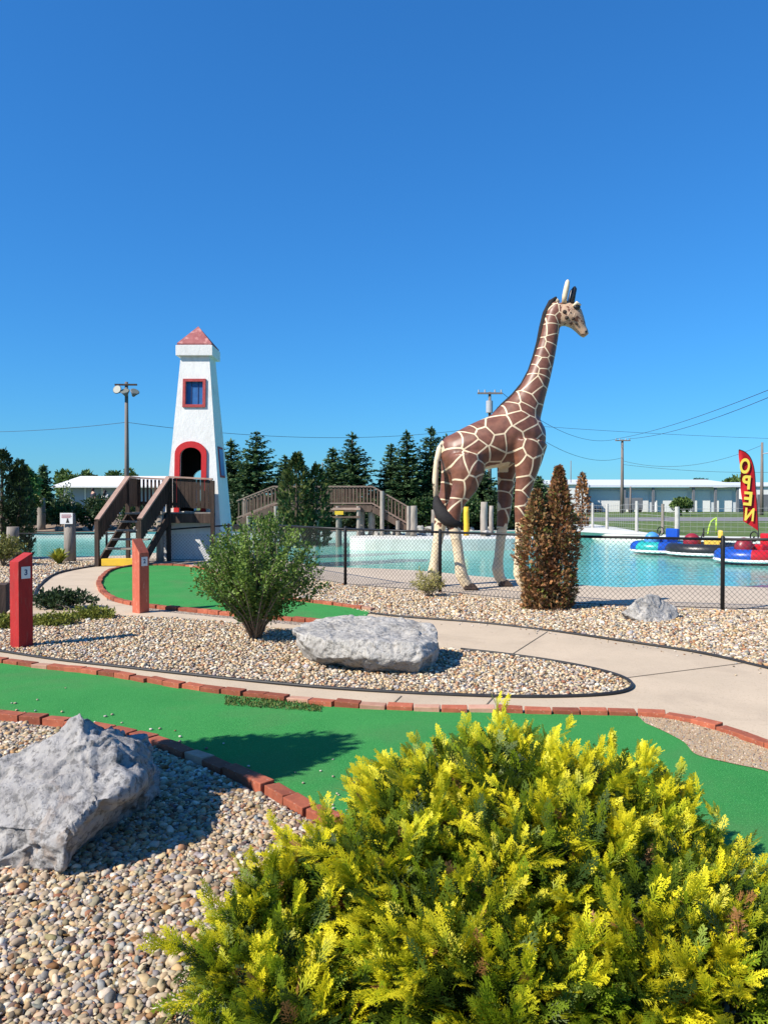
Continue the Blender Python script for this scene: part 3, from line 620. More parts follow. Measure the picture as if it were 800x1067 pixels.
# ---- golden bush in the foreground
def golden_bush():
    g = np.random.default_rng(11); B = Vector((0.5, 3.05, 0))
    t = thing('golden_bush', 'large golden yellow conifer bush filling the foreground beside the near turf', 'bush', B)
    lobes = [(0.50, 3.22, .19, .58, .50, .38), (0.16, 3.08, .17, .36, .44, .32), (0.92, 3.12, .17, .40, .46, .33), (0.55, 2.74, .16, .56, .42, .34), (.05, 2.74, .14, .38, .38, .29),
             (1.14, 2.84, .08, .30, .36, .25), (0.9, 2.5, .12, .5, .36, .28), (-.34, 2.64, .08, .26, .26, .19), (-.18, 2.86, .10, .24, .24, .22), (.2, 2.45, .12, .42, .3, .25), (-.36, 2.42, .06, .30, .24, .17), (.45, 3.48, .17, .5, .26, .31), (.35, 2.22, .08, .5, .26, .26), (.95, 2.22, .08, .5, .26, .28), (-.25, 2.2, .05, .3, .22, .17)]
    tpls = [frond_template(12, 3, k, .034, 22, 40, .34) for k in range(5)]
    parts = []
    def put(q, ax, size, gold, br):
        n = len(q); pick = g.integers(0, 5, n)
        for ti in range(5):
            m = pick == ti
            if not m.any(): continue
            nv_ = len(tpls[ti][0]); v, f, tt = fronds(tpls[ti], q[m], ax[m], size[m], g, .6)
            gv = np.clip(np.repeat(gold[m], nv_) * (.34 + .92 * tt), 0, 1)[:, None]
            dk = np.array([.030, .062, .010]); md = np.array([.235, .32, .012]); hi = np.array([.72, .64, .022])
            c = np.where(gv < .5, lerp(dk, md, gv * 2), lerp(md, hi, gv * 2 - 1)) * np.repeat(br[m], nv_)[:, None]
            dead = np.repeat(g.uniform(0, 1, m.sum()) < .012, nv_); c[dead] = np.array([.34, .17, .06]); parts.append((v, f, c))
    for li, (cx, cy, cz, rx, ry, rz) in enumerate(lobes):
        area = rx * ry + rx * rz + ry * rz
        def shell(n, r0, r1):
            d = g.normal(0, 1, (n, 3)); d[:, 2] = np.where(d[:, 2] < -.3, -d[:, 2], d[:, 2]); d /= np.linalg.norm(d, axis=1, keepdims=True)
            bump = 1 + .16 * np.array([noise.noise(Vector(q) * 2.6 + Vector((li * 5, 0, 0))) for q in d]); rad = g.uniform(r0, r1, n) * bump
            return np.stack([cx + d[:, 0] * rx * rad, cy + d[:, 1] * ry * rad, cz + d[:, 2] * rz * rad], 1), d
        p, d = shell(int(185 * area), .74, 1.0)                       # plumes: a leading shoot with flat sprays either side
        for q, dd in zip(p, d):
            if q[2] < .03: continue
            ax = dd * np.array([1, 1, .8]) + np.array([-.05, .05, .30]) + g.normal(0, .38, 3); ax /= np.linalg.norm(ax); sd = np.cross(ax, g.normal(0, 1, 3) * .5 + np.array([0, 0, 1])); sd /= np.linalg.norm(sd) + 1e-9; up = np.cross(sd, ax)
            L = g.uniform(.13, .30); k = int(g.integers(12, 19)); u = np.sort(g.uniform(0, 1, k)); s_ = np.where(np.arange(k) % 2, 1, -1)
            pos = q[None] + ax[None] * (L * u - .10)[:, None] - np.array([0, 0, .05])[None] * (u ** 2)[:, None]
            sp_ = (g.uniform(.35, .85, k) * (1 - .65 * u))[:, None]; dirs = ax[None] + sd[None] * s_[:, None] * sp_ + up[None] * g.normal(0, .22, (k, 1)); size = g.uniform(.065, .12, k) * (1.1 - .3 * u)
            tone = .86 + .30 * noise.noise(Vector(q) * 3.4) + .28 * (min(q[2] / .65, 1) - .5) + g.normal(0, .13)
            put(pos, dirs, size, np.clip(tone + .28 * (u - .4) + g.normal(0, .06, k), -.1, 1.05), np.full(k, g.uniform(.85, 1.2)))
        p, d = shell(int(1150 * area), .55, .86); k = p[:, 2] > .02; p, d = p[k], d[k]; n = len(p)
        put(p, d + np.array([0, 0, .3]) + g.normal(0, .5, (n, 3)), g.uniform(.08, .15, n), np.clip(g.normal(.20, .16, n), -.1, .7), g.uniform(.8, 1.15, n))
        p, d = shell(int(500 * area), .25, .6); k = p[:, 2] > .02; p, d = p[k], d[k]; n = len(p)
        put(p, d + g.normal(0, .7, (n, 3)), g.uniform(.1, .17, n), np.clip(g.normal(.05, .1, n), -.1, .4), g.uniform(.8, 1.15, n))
    v, f, c = tri_clean(*cat_parts(parts))
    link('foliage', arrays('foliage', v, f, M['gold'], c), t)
    st = MB(); r2 = random.Random(2)
    for k in range(46):
        lb = lobes[k % len(lobes)]; e = Vector((lb[0] + r2.uniform(-.6, .6) * lb[3], lb[1] + r2.uniform(-.6, .6) * lb[4], lb[2] + r2.uniform(-.1, .7) * lb[5]))
        s = Vector((.45 + r2.uniform(-.2, .2), 2.95 + r2.uniform(-.15, .15), .0)); m = s.lerp(e, .5) + Vector((0, 0, .05))
        st.tube([s, m, e], [.014, .009, .004], 5)
    st.obj('stem', M['bark'], t, smooth=True)
golden_bush()

# ---- shrub with small leaves
def leafy_shrub(base, centre, rad, nst, nl, L, W, cols, label, seed, name='leafy_shrub', stemr=.012, cat='shrub', spread=1.0):
    g = np.random.default_rng(seed); r2 = random.Random(seed); t = thing(name, label, cat, base)
    st = MB(); pos = []; dr = []
    for k in range(nst):
        d = g.normal(0, 1, 3); d /= np.linalg.norm(d); d[2] = abs(d[2]) * 1.1 - .25
        q = g.uniform(.75, 1.08) * (1 + .22 * noise.noise(Vector(d) * 2.2 + Vector((seed, 0, 0))))
        e = Vector((centre[0] + d[0] * rad[0] * q, centre[1] + d[1] * rad[1] * q, max(.12 * rad[2], centre[2] + d[2] * rad[2] * q)))
        s = Vector(base) + Vector((g.normal(0, .03), g.normal(0, .03), 0)) * spread
        m1 = s.lerp(e, .35) + Vector((0, 0, .10 * rad[2])) * 1.0; m2 = s.lerp(e, .7) + Vector((g.normal(0, .03), g.normal(0, .03), .06 * rad[2]))
        if k % 3 == 0: st.tube([s, m1, m2, e], [stemr, stemr * .75, stemr * .45, stemr * .2], 5)
        pts = smooth_line([s, m1, m2, e], 8)
        for j in range(nl):
            u = g.uniform(.17, 1.0) ** .8 * (len(pts) - 1.001); i = int(u); p = pts[i].lerp(pts[i + 1], u - i); ax = (pts[i + 1] - pts[i]).normalized()
            o = g.normal(0, 1, 3); o /= np.linalg.norm(o)
            pos.append(np.array(p) + o * g.uniform(0, .07) * rad[0]); dr.append(np.array(ax) * .6 + o + np.array([0, 0, .25]))
    pos = np.array(pos); dr = np.array(dr); v, f = leaves(pos, dr, L, W, g)
    ca, cb = np.array(cols[0]), np.array(cols[1]); k = np.clip(g.uniform(0, 1, len(pos)) * .6 + .4 * np.array([noise.noise(Vector(p) * 3.5) * .5 + .5 for p in pos]), 0, 1)[:, None]
    c = np.repeat(lerp(ca, cb, k), 4, 0)
    link('foliage', arrays('foliage', v, f, M['leaf'], c), t); st.obj('stem', M['bark_pale'], t, smooth=True)
    return t
bs = G(266, 667)
leafy_shrub(bs, (P(268, 594, 8.7).x, 8.7, .80), (.74, .62, .74), 230, 96, .038, .022, ((.06, .13, .022), (.21, .30, .055)), 'vase shaped green leafy shrub on the pebble island beside the flat boulder', 3)
# plants at the left
def tuft(label, base, n, h, spr, w, cols, seed, name='plant', cat='plant'):
    g = np.random.default_rng(seed); parts = []
    an = g.uniform(0, 2 * np.pi, n); le = h * g.uniform(.6, 1.15, n); lean = g.uniform(.1, 1, n) * spr
    b = np.stack([base[0] + g.normal(0, .03, n) * spr, base[1] + g.normal(0, .03, n) * spr, np.zeros(n)], 1)
    dx = np.stack([np.cos(an), np.sin(an), np.zeros(n)], 1); sd = np.stack([-np.sin(an), np.cos(an), np.zeros(n)], 1)
    vs = []
    for t, ww in ((0, .5), (.4, 1), (.75, .8), (1, .08)):
        c = b + dx * (lean * t ** 1.4)[:, None]; c[:, 2] += le * (t - .35 * t ** 3 * np.clip(lean / h, 0, 1.2))
        vs += [c - sd * w * ww / 2, c + sd * w * ww / 2]
    v = np.stack(vs, 1).reshape(-1, 3); q = np.array([[0, 1, 3, 2], [2, 3, 5, 4], [4, 5, 7, 6]])
    f = (q[None] + (np.arange(n) * 8)[:, None, None]).reshape(-1, 4)
    c = np.repeat(lerp(np.array(cols[0]), np.array(cols[1]), g.uniform(0, 1, (n, 1))), 8, 0)
    t = thing(name, label, cat, base); link('foliage', arrays('foliage', v, f, M['leaf'], c), t)
    s = MB(); s.tube([Vector(base), Vector(base) + Vector((0, 0, h * .3))], [.02, .008], 5); s.obj('stem', M['bark'], t); return t
b = G(446, 622); leafy_shrub(b, (b.x, b.y, .24), (.30, .24, .30), 60, 26, .05, .012, ((.26, .22, .06), (.42, .40, .14)), 'small dry straw coloured shrub against the fence beside the giraffe', 9, name='dry_shrub', stemr=.006)
b = G(62, 588); tuft('bright yellow green leafy plant at the foot of the sign post', b, 90, .42, .42, .09, ((.20, .26, .03), (.42, .40, .05)), 5)
b = G(4, 590); leafy_shrub(b, (b.x, b.y, .45), (.55, .4, .45), 60, 30, .08, .035, ((.07, .11, .03), (.30, .27, .07)), 'yellowing leafy plant behind the red post at the left edge', 12, stemr=.01)
b = G(66, 634); leafy_shrub(b, (b.x, b.y, .14), (.55, .25, .17), 70, 34, .06, .032, ((.018, .04, .014), (.05, .085, .03)), 'low dark green ground cover plant beside the red post', 13, name='ground_cover_plant', stemr=.006, spread=5)
for k, (x, y, lab) in enumerate(((96, 645, 'yellow green ground cover plant at the right end of the low patch'), (56, 652, 'low yellow green ground cover plant just right of the red post'), (4, 655, 'low yellow green ground cover plant behind the red post at the left edge'))):
    b = G(x, y); leafy_shrub(b, (b.x, b.y, .06), (.34, .22, .13), 60, 26, .045, .022, ((.09, .13, .02), (.30, .30, .05)), lab, 14 + k, name='ground_cover_plant', stemr=.004, spread=5)
g_ = np.random.default_rng(5); wx = np.array([G(235 + 100 * u, 733 + 7 * u + g_.uniform(-5, 4))[:] for u in g_.uniform(0, 1, 1500)])
wx[:, 2] = .016; v, f = leaves(wx, g_.normal(0, .7, wx.shape) + np.array([0, 0, 1.0]), .022, .009, g_)
cc = np.repeat(lerp(np.array([.05, .10, .02]), np.array([.17, .20, .05]), g_.uniform(0, 1, (1500, 1))), 4, 0)
tag(link('weeds', arrays('weeds', v, f, M['leaf'], cc)), kind='stuff')

# ---- columnar conifers of small sprays
def column(name, label, base, spires, n, size, cols, mat, seed, cat='tree', group=None, trunk=True):
    g = np.random.default_rng(seed); t = thing(name, label, cat, base, group); tp = frond_template(6, 2, seed, .13); parts = []; tk = MB()
    for (dx, dy, z0, z1, r, share) in spires:
        m = int(n * share); u = g.uniform(0, 1, m); an = g.uniform(0, 2 * np.pi, m)
        prof = np.clip(np.minimum(1, (1 - u) * 2.2) ** .75 * (.72 + .28 * np.minimum(1, u * 4)), .05, 1)
        lump = 1 + (.62 if 'dead' in name else .34) * np.array([noise.noise(Vector((math.cos(a) * 1.6, math.sin(a) * 1.6, q * 7 + seed))) for a, q in zip(an, u)])
        rr = r * prof * lump * np.sqrt(g.uniform(.25, 1, m)); z = z0 + (z1 - z0) * u
        p = np.stack([base[0] + dx + rr * np.cos(an), base[1] + dy + rr * np.sin(an), z], 1)
        ax = np.stack([np.cos(an), np.sin(an), np.full(m, .8 if 'dead' in name else 1.1)], 1) + g.normal(0, .62 if 'dead' in name else .4, (m, 3))
        v, f, tt = fronds(tp, p, ax, size * g.uniform(.6, 1.3, m), g)
        k = np.clip(g.uniform(0, 1, m) + .5 * np.array([noise.noise(Vector(q) * 3) for q in p]), 0, .999); ci = (k * len(cols)).astype(int)
        c = np.repeat(np.array(cols)[ci] * g.uniform(.75, 1.25, (m, 1)), len(tp[0]), 0); parts.append((v, f, c))
        tk.tube([Vector((base[0] + dx * .4, base[1] + dy * .4, -.02)), Vector((base[0] + dx, base[1] + dy, z0 + (z1 - z0) * .5)), Vector((base[0] + dx, base[1] + dy, z1 * .97))], [r * .16, r * .1, .005], 6)
    v, f, c = tri_clean(*cat_parts(parts)); link('crown', arrays('crown', v, f, mat, c), t); tk.obj('trunk', M['bark'], t, smooth=True); return t
dead = [(.25, .115, .05), (.38, .185, .075), (.16, .085, .05), (.46, .25, .11), (.15, .17, .04), (.30, .145, .065), (.30, .21, .10)]
b = G(570, 634); b.z = 0
column('dead_cedar', 'two stemmed dead brown cedar in front of the pool fence beside the giraffe', b, [(.17, 0, .0, P(585, 487, b.y).z, .25, .56), (-.17, -.03, .0, P(558, 512, b.y).z, .27, .44), (.0, -.06, .0, .75, .30, .12)], 13000, .062, dead, M['dead'], 21)
b = G(606, 549); column('dead_cedar', 'narrow dead brown cedar standing on the far side of the pool', b, [(0, 0, 0, P(606, 494, b.y).z, .40, 1)], 900, .22, dead[:4], M['dead'], 22)
dkg = [(.02, .042, .018), (.032, .062, .022), (.045, .08, .028)]
b = V(P(6, 470, 21.4).x, 21.4); column('arborvitae', 'tall dark arborvitae cut by the left edge of the photo', b, [(-.1, 0, 0, P(0, 471, 21.4).z, .55, .6), (.35, .1, 0, P(16, 482, 21.4).z, .36, .4)], 2600, .16, dkg, M['needle'], 23)
b = V(-2.95, 26.4); cyp = [(.045, .075, .02), (.085, .12, .03), (.03, .055, .016), (.12, .14, .035)]
column('cypress', 'bushy two topped cypress in front of the far wooden bridge', b, [(-.05, 0, 0, P(305, 474, 26.4).z, .62, .62), (.62, .2, 0, P(324, 486, 26.4).z, .5, .38)], 3600, .17, cyp, M['needle'], 24)

# ---- spruces
def spruce(label, px, top, Y, hw, seed, tone=1.0, base_z=-.03, name='spruce_tree', thin=1.0, group='conifers behind the pool'):
    g = np.random.default_rng(seed); tp = P(px, top, Y); Hh = tp.z - base_z; rad = hw / F * Y; base = Vector((tp.x, Y, base_z))
    t = thing(name, label, 'tree', base, group); pos, dr, ln, shade = [], [], [], []
    tiers = int(34 * thin); irr = [g.uniform(.8, 1.2) for _ in range(40)]
    for i in range(tiers):
        u = (i + g.uniform(-.3, .3)) / tiers; u = min(max(u, .02), .985); z = base_z + Hh * (.04 + .95 * u); rr = 1.16 * rad * (1 - u) ** .72 * irr[i] * (1 if u > .12 else .85)
        nb = max(6, int(20 * (1 - u) + 6))
        for k in range(nb):
            a = g.uniform(0, 2 * np.pi); L = rr * g.uniform(.62, 1.14) + .06; d = np.array([np.cos(a), np.sin(a), 0]); lift = .25 * (u - .3)
            for j in range(max(4, int(L / .10))):
                s = (j + g.uniform(0, 1)) / max(4, int(L / .10)); p = np.array([tp.x, Y, z]) + d * L * s + np.array([0, 0, L * (lift * s + .16 * s * s - .12 * s)])
                for q in range(3):
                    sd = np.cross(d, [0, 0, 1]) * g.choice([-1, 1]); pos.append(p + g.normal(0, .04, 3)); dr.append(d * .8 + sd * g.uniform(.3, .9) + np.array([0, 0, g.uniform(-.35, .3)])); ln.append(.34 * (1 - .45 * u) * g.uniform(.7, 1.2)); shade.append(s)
    for j in range(14): pos.append(np.array([tp.x, Y, tp.z - .9 + .06 * j])); dr.append(np.array([g.normal(0, .4), g.normal(0, .4), 1.0])); ln.append(.26); shade.append(1)
    pos = np.array(pos); dr = np.array(dr); n = len(pos); x, y, zz = basis(dr, g); upv = np.array([0, 0, 1.0])[None] + g.normal(0, .5, x.shape)
    y = np.cross(upv, x); y /= np.linalg.norm(y, axis=1, keepdims=True) + 1e-9
    L = np.array(ln)[:, None]; W = L * .46
    v = np.stack([pos - x * L * .2, pos + x * L * .25 + y * W * .5, pos + x * L * .8, pos + x * L * .25 - y * W * .5], 1).reshape(-1, 3); f = np.arange(n * 4).reshape(n, 4)
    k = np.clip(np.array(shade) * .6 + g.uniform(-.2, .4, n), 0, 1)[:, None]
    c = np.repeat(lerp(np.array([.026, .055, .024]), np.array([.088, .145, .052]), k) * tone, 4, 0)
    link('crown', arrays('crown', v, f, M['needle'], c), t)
    MB().tube([base, base + Vector((0, 0, Hh * .5)), Vector((tp.x, Y, tp.z - .1))], [rad * .07 + .06, rad * .05 + .04, .015], 7).obj('trunk', M['bark'], t, smooth=True); return t
for i, a in enumerate([('dark spruce partly hidden behind the right side of the lighthouse', 241, 457, 45, 30), ('broad tall spruce just right of the lighthouse', 267, 449, 44, 36), ('short dark spruce between the lighthouse side spruce and the cypress', 297, 474, 47, 20),
    ('broad dense spruce with pointed top behind the middle of the bridge', 367, 450, 44, 33), ('shorter dense spruce leaning into the broad one behind the bridge', 347, 466, 45, 24), ('shorter spruce behind the right slope of the bridge', 407, 462, 45, 24),
    ('tall narrow pointed spruce behind the right end of the bridge', 424, 448, 44, 27), ('tall spruce with a thin bare tip left of the giraffe tail', 449, 444, 45, 27), ('spruce with thin tip right behind the giraffe tail', 465, 452, 47, 24),
    ('low spruce seen under the giraffe belly', 503, 488, 45, 30), ('spruce seen behind the giraffe front legs', 534, 492, 46, 26), ('small spruce behind the dead cedar', 561, 496, 47, 20)]):
    spruce(*a, seed=40 + i, tone=1.0 + .1 * (i % 3))
spruce('small bluish spruce left of the white roofed building', 45, 484, 44, 15, 60, 1.5, name='spruce_tree')

# ---- broadleaf clump trees and hedge bushes
def clump(name, label, cat, centre, rad, n, size, cols, seed, base_z=0.0, group=None, trunk=.06):
    g = np.random.default_rng(seed); t = thing(name, label, cat, (centre[0], centre[1], base_z), group); pos = []; dr = []
    nl = 14
    for k in range(nl):
        d = g.normal(0, 1, 3); d /= np.linalg.norm(d); q = g.uniform(.35, .72); c = np.array(centre) + d * np.array(rad) * q; r = np.array(rad) * g.uniform(.34, .52)
        m = n // nl; e = g.normal(0, 1, (m, 3)); e /= np.linalg.norm(e, axis=1, keepdims=True); p = c + e * r * g.uniform(.6, 1.08, (m, 1)); pos.append(p); dr.append(e + g.normal(0, .6, (m, 3)) + np.array([0, 0, .2]))
    pos = np.concatenate(pos); dr = np.concatenate(dr); k = pos[:, 2] > base_z + .02; pos, dr = pos[k], dr[k]
    v, f = leaves(pos, dr, size, size * .6, g); kk = np.clip(g.uniform(0, 1, len(pos)) * .7 + .3 * np.array([noise.noise(Vector(p) * 1.2) + .5 for p in pos]), 0, 1)[:, None]
    c = np.repeat(lerp(np.array(cols[0]), np.array(cols[1]), kk), 4, 0); link('crown' if cat == 'tree' else 'foliage', arrays('crown', v, f, M['leaf'], c), t)
    tb = MB(); b = Vector((centre[0], centre[1], base_z)); ct = Vector(centre)
    tb.tube([b, b.lerp(ct, .6), ct + Vector((0, 0, rad[2] * .3))], [trunk * rad[0] * 1.3, trunk * rad[0], .01], 7)
    for k in range(5):
        d = g.normal(0, 1, 3); tb.tube([b.lerp(ct, .55), ct + Vector((d[0] * rad[0] * .4, d[1] * rad[1] * .4, abs(d[2]) * rad[2] * .3))], [trunk * rad[0] * .6, .01], 5)
    tb.obj('trunk' if cat == 'tree' else 'stem', M['bark'], t, smooth=True); return t
def clump_px(name, label, cat, x0, x1, y0, y1, Y, n, size, cols, seed, base_z=0.0, **k):
    a, b = P(x0, y0, Y), P(x1, y1, Y); rx = (b.x - a.x) / 2; rz = (a.z - b.z) / 2
    return clump(name, label, cat, ((a.x + b.x) / 2, Y, (a.z + b.z) / 2), (rx, rx * .75, rz), n, size, cols, seed, base_z, **k)
GR = ((.05, .10, .026), (.145, .22, .055)); GD = ((.02, .042, .016), (.055, .09, .028)); GY = ((.10, .13, .025), (.24, .24, .06))
clump_px('broadleaf_tree', 'leafy green tree between the dark arborvitae and the small spruce', 'tree', 16, 42, 486, 520, 40, 2600, .2, GR, 70)
clump_px('hedge_bush', 'yellow green bush on the bank below the leafy tree', 'bush', 19, 44, 514, 530, 40.8, 1500, .14, GY, 71)
clump_px('hedge_bush', 'dark clipped bush on the slope at the far left shore', 'bush', 16, 40, 526, 548, 40.2, 1500, .14, GD, 72)
clump_px('hedge_bush', 'dark rounded hedge bush behind the white sign', 'bush', 50, 90, 520, 551, 41.6, 2800, .16, GD, 73)
clump_px('hedge_bush', 'dark rounded hedge bush in front of the two people', 'bush', 78, 125, 516, 551, 42, 3000, .16, GD, 74)
clump_px('hedge_bush', 'dark hedge bush showing behind the wooden stairs', 'bush', 118, 168, 519, 552, 42, 2600, .16, GD, 75)
clump_px('hedge_bush', 'thin twiggy pale green tree in front of the white roofed building', 'tree', 58, 78, 498, 540, 43, 500, .13, GR, 76)
for i, (x0, x1, y0) in enumerate(((55, 82, 489), (76, 105, 487), (106, 127, 488), (128, 148, 490))):
    clump_px('broadleaf_tree', ['rounded distant tree over the left end of the white roof', 'wide distant tree over the middle of the white roof', 'round distant tree left of the floodlight pole', 'small distant tree right of the floodlight pole'][i], 'tree', x0, x1, y0, 524, 120, 2200, .55, GR, 80 + i)
hb = ['dark hedge bush beside the lighthouse', 'dark hedge bush left of the cypress', 'dark hedge bush below the left end of the bridge', 'dark hedge bush below the middle of the bridge', 'hedge bush below the right slope of the bridge', 'green hedge bush left of the giraffe hind legs', 'green hedge bush between the giraffe legs', 'dark hedge bush between the giraffe front legs', 'dark hedge bush behind the dead cedar']
for i, (x0, x1, y0) in enumerate(((232, 270, 514), (262, 306, 516), (300, 345, 520), (338, 385, 519), (380, 428, 519), (420, 468, 516), (458, 508, 513), (500, 548, 516), (540, 582, 522))):
    clump_px('hedge_bush', hb[i], 'bush', x0, x1, y0, 552, 42.4 + .3 * (i % 2), 2600, .18, GD if i not in (5, 6) else ((.025, .055, .014), (.07, .12, .03)), 90 + i, -.03)
clump_px('round_bush', 'round green bush in front of the grey storage building', 'bush', 697, 721, 517, 533, 84, 1800, .3, GR, 101)
clump_px('broadleaf_tree', 'tree top showing over the right end of the storage building roof', 'tree', 748, 774, 496, 520, 150, 1500, .8, GR, 102)
clump_px('broadleaf_tree', 'small dark tree top over the middle of the storage building roof', 'tree', 716, 738, 500, 520, 150, 1200, .8, GD, 103)
# the small round-headed tree just outside the left edge whose shadow lies on the near turf
clump('ornamental_tree', 'small round headed tree beside the big boulder just outside the left edge', 'tree', (-3.0, 3.40, 2.08), (.60, .55, .60), 9000, .07, GR, 110, 0.0, trunk=.055)
# ------------------------------------------------------------------ pool island, rocks, logs
isl = smooth_line([V(-1.05, 30.3), V(.6, 29.95), V(3, 29.9), V(5.6, 30.6), V(7.0, 31.8), V(6.6, 33.6), V(4, 34.9), V(.5, 34.8), V(-1.1, 33.4), V(-1.4, 31.6)], 4, True)
tag(MB().prism(isl, -1.1, .13).obj('pool_island', M['white_concrete'], bevel=.04), kind='structure')
for k in range(22):
    stone(Vector((rnd.uniform(-.4, 5.2), rnd.uniform(31.8, 34), .15)), rnd.uniform(.5, 1.1), 'grey stone in the row on the white pool island under the bridge end', 'stones on the pool island')
for k in range(26):
    px = rnd.choice([rnd.uniform(40, 160), rnd.uniform(420, 600)]); q = G(px, 553, 0)
    stone(Vector((q.x, 41.3 + rnd.uniform(0, .9), .0)), rnd.uniform(.6, 1.3), 'pale stone on the far bank of the pool', 'stones on the far bank')
def log(label, px, top, base, Y=None, r=.13, mat='grey_wood', z0=0.0, name='log_post', cat='post', group=None):
    b = G(px, base, z0) if Y is None else Vector((P(px, base, Y).x, Y, z0)); tz = P(px, top, b.y).z; g = random.Random(int(px * 7)); o = MB()
    pts = [Vector((b.x + g.uniform(-.01, .01), b.y, z0 - .05 + (tz - z0 + .05) * k / 5)) for k in range(6)]
    o.tube(pts, [r * 1.04, r, r * .98, r, r * .97, r * .93], 12); ob = o.obj(name, M[mat], smooth=False, bevel=0.0)
    for p in ob.data.polygons: p.use_smooth = len(p.vertices) == 4
    return tag(ob, label, cat, group)
log('grey log post on the pool island, leftmost of the pair under the bridge slope', 376.5, 528, 556, 33.1, .15, z0=.13); log('grey log post on the pool island, right one of the pair under the bridge slope', 387, 529, 557, 33.0, .15, z0=.13)
log('grey log post at the right foot of the bridge', 431, 527, 561, 32.0, .14, z0=.13); log('grey log post left of the giraffe tail tuft', 452, 531, 556, 32.6, .12, z0=.13)
log('grey log post standing between the giraffe legs', 504, 523, 560, 32.2, .15, z0=.13); log('thin grey log post near the giraffe far front leg', 511.5, 527, 547, 33.6, .10, z0=.13)
log('short yellow painted post behind the giraffe hind leg', 485.7, 528, 555, 32.6, .12, 'yellow_paint', .13)
log('log post at the left end of the bridge', 256, 520, 545, 36, .13)
log('tall weathered post on the far left shore', 43.5, 519, 553, 42.1, .22, name='timber_post'); log('thin pale post on the far shore behind the white sign', 77, 523, 553, 41.4, .12, name='timber_post')
log('weathered log at the left edge of the pond', 14, 549, 587, 20.3, .16)
# sign on a log
sp = thing('warning_sign', 'white notice sign with small print on a dark log post by the pool fence', 'sign', V(P(73, 585, 20.2).x, 20.2)); bx = sp.location.x
lp = MB(); lp.tube([(bx, 20.2, -.05), (bx + .01, 20.2, .5), (bx, 20.2, 1.28)], [.16, .15, .14], 12); lp.obj('log_post', M['grey_wood'], sp, smooth=True)
a, b = P(63, 534.5, 20.02), P(76.2, 546, 20.02); pl = MB().box(((a.x + b.x) / 2, 20.02, (a.z + b.z) / 2), (b.x - a.x, .02, a.z - b.z)).obj('sign_board', M['sign_white'], sp, bevel=.003)
pr = MB(); W_, H_ = b.x - a.x, a.z - b.z
for r_ in range(3):
    x = a.x + .04
    while x < b.x - .05:
        l = rnd.uniform(.012, .03); pr.box((x + l / 2, 20.007, a.z - .05 - r_ * .035), (l * .8, .003, .02)); x += l + .006
pr.obj('print', M['ink_red'], pl)
pr = MB(); cx_, cz_ = a.x + W_ * .6, b.z + H_ * .25
pr.sphere((cx_, 20.007, cz_ + .055), (.022, .003, .022), 10, 6); pr.add([(cx_ - .045, 20.006, cz_ - .04), (cx_ + .045, 20.006, cz_ - .04), (cx_ + .02, 20.006, cz_ + .04), (cx_ - .02, 20.006, cz_ + .04)], [(0, 1, 2, 3)])
pr.obj('pictogram', M['ink'], pl)

# ------------------------------------------------------------------ hole posts with numbers
def text_mesh(name, s, size, mat, depth=.001, bold=0.0):
    cu = bpy.data.curves.new(name, 'FONT'); cu.body = s; cu.size = size; cu.align_x = 'CENTER'; cu.align_y = 'CENTER'; cu.extrude = depth; cu.offset = bold
    o = bpy.data.objects.new(name, cu); C.objects.link(o); dg = bpy.context.evaluated_depsgraph_get(); me = bpy.data.meshes.new_from_object(o.evaluated_get(dg))
    bpy.data.objects.remove(o); me.materials.clear(); me.materials.append(mat); return me
def hole_post(label, base, rz, w, h_low, h_high, slope_axis, mat, num):
    t = thing('hole_marker', label, 'marker post', base); t.rotation_euler.z = rz; q = w / 2
    hs = lambda x, y: lerp(h_low, h_high, ((x if slope_axis[0] else y) * (slope_axis[0] or slope_axis[1]) / q + 1) / 2)
    vs = [(-q, -q, 0), (q, -q, 0), (q, q, 0), (-q, q, 0)]; vs += [(x, y, hs(x, y)) for x, y, _ in vs]
    b = MB().add(vs, [(3, 2, 1, 0), (4, 5, 6, 7), (0, 1, 5, 4), (1, 2, 6, 5), (2, 3, 7, 6), (3, 0, 4, 7)])
    local(b.obj('post', M[mat], t, bevel=.004))
    zc = h_low - .12
    p = local(MB().box((q + .003, 0, zc), (.006, w * .62, w * .78)).obj('number_plate', M['sign_white'], t))
    n = link('number', text_mesh('number', num, .085, M['num_blue'], .0008, .002), p); local(n); n.location = (q + .0075, 0, zc); n.rotation_euler = (R(90), 0, R(90))
    return t
b = G(23, 675); hole_post('dark red square post with a slanted top and white number plate at the left', b, R(-33), .165, .945, 1.035, (0, 1), 'post_red', '3')
b = G(147, 638.5); hole_post('faded orange red square post with a number plate beside the upper turf', b, R(-35), .165, .86, 1.06, (-1, 0), 'post_orange', '2')
bd = thing('timber_stub', 'short dark board with white edge beside the dark red post', 'board', G(4, 650)); y_ = bd.location.y; a = P(8, 608, y_); b = P(3, 637, y_)
bd_m = MB().box((P(4, 620, y_).x, y_, (a.z + b.z) / 2), (.11, .30, a.z - b.z), R(18)); bd_m.obj('board', M['dark_wood'], bd, bevel=.004)
MB().box((P(-.4, 620, y_).x, y_ - .13, (a.z + b.z) / 2), (.03, .05, a.z - b.z + .006), R(18)).obj('edge_strip', M['white'], bd)
MB().tube([(P(4, 620, y_).x, y_, -.03), (P(4, 620, y_).x, y_, b.z + .02)], .03, 8).obj('stake', M['dark_wood'], bd)

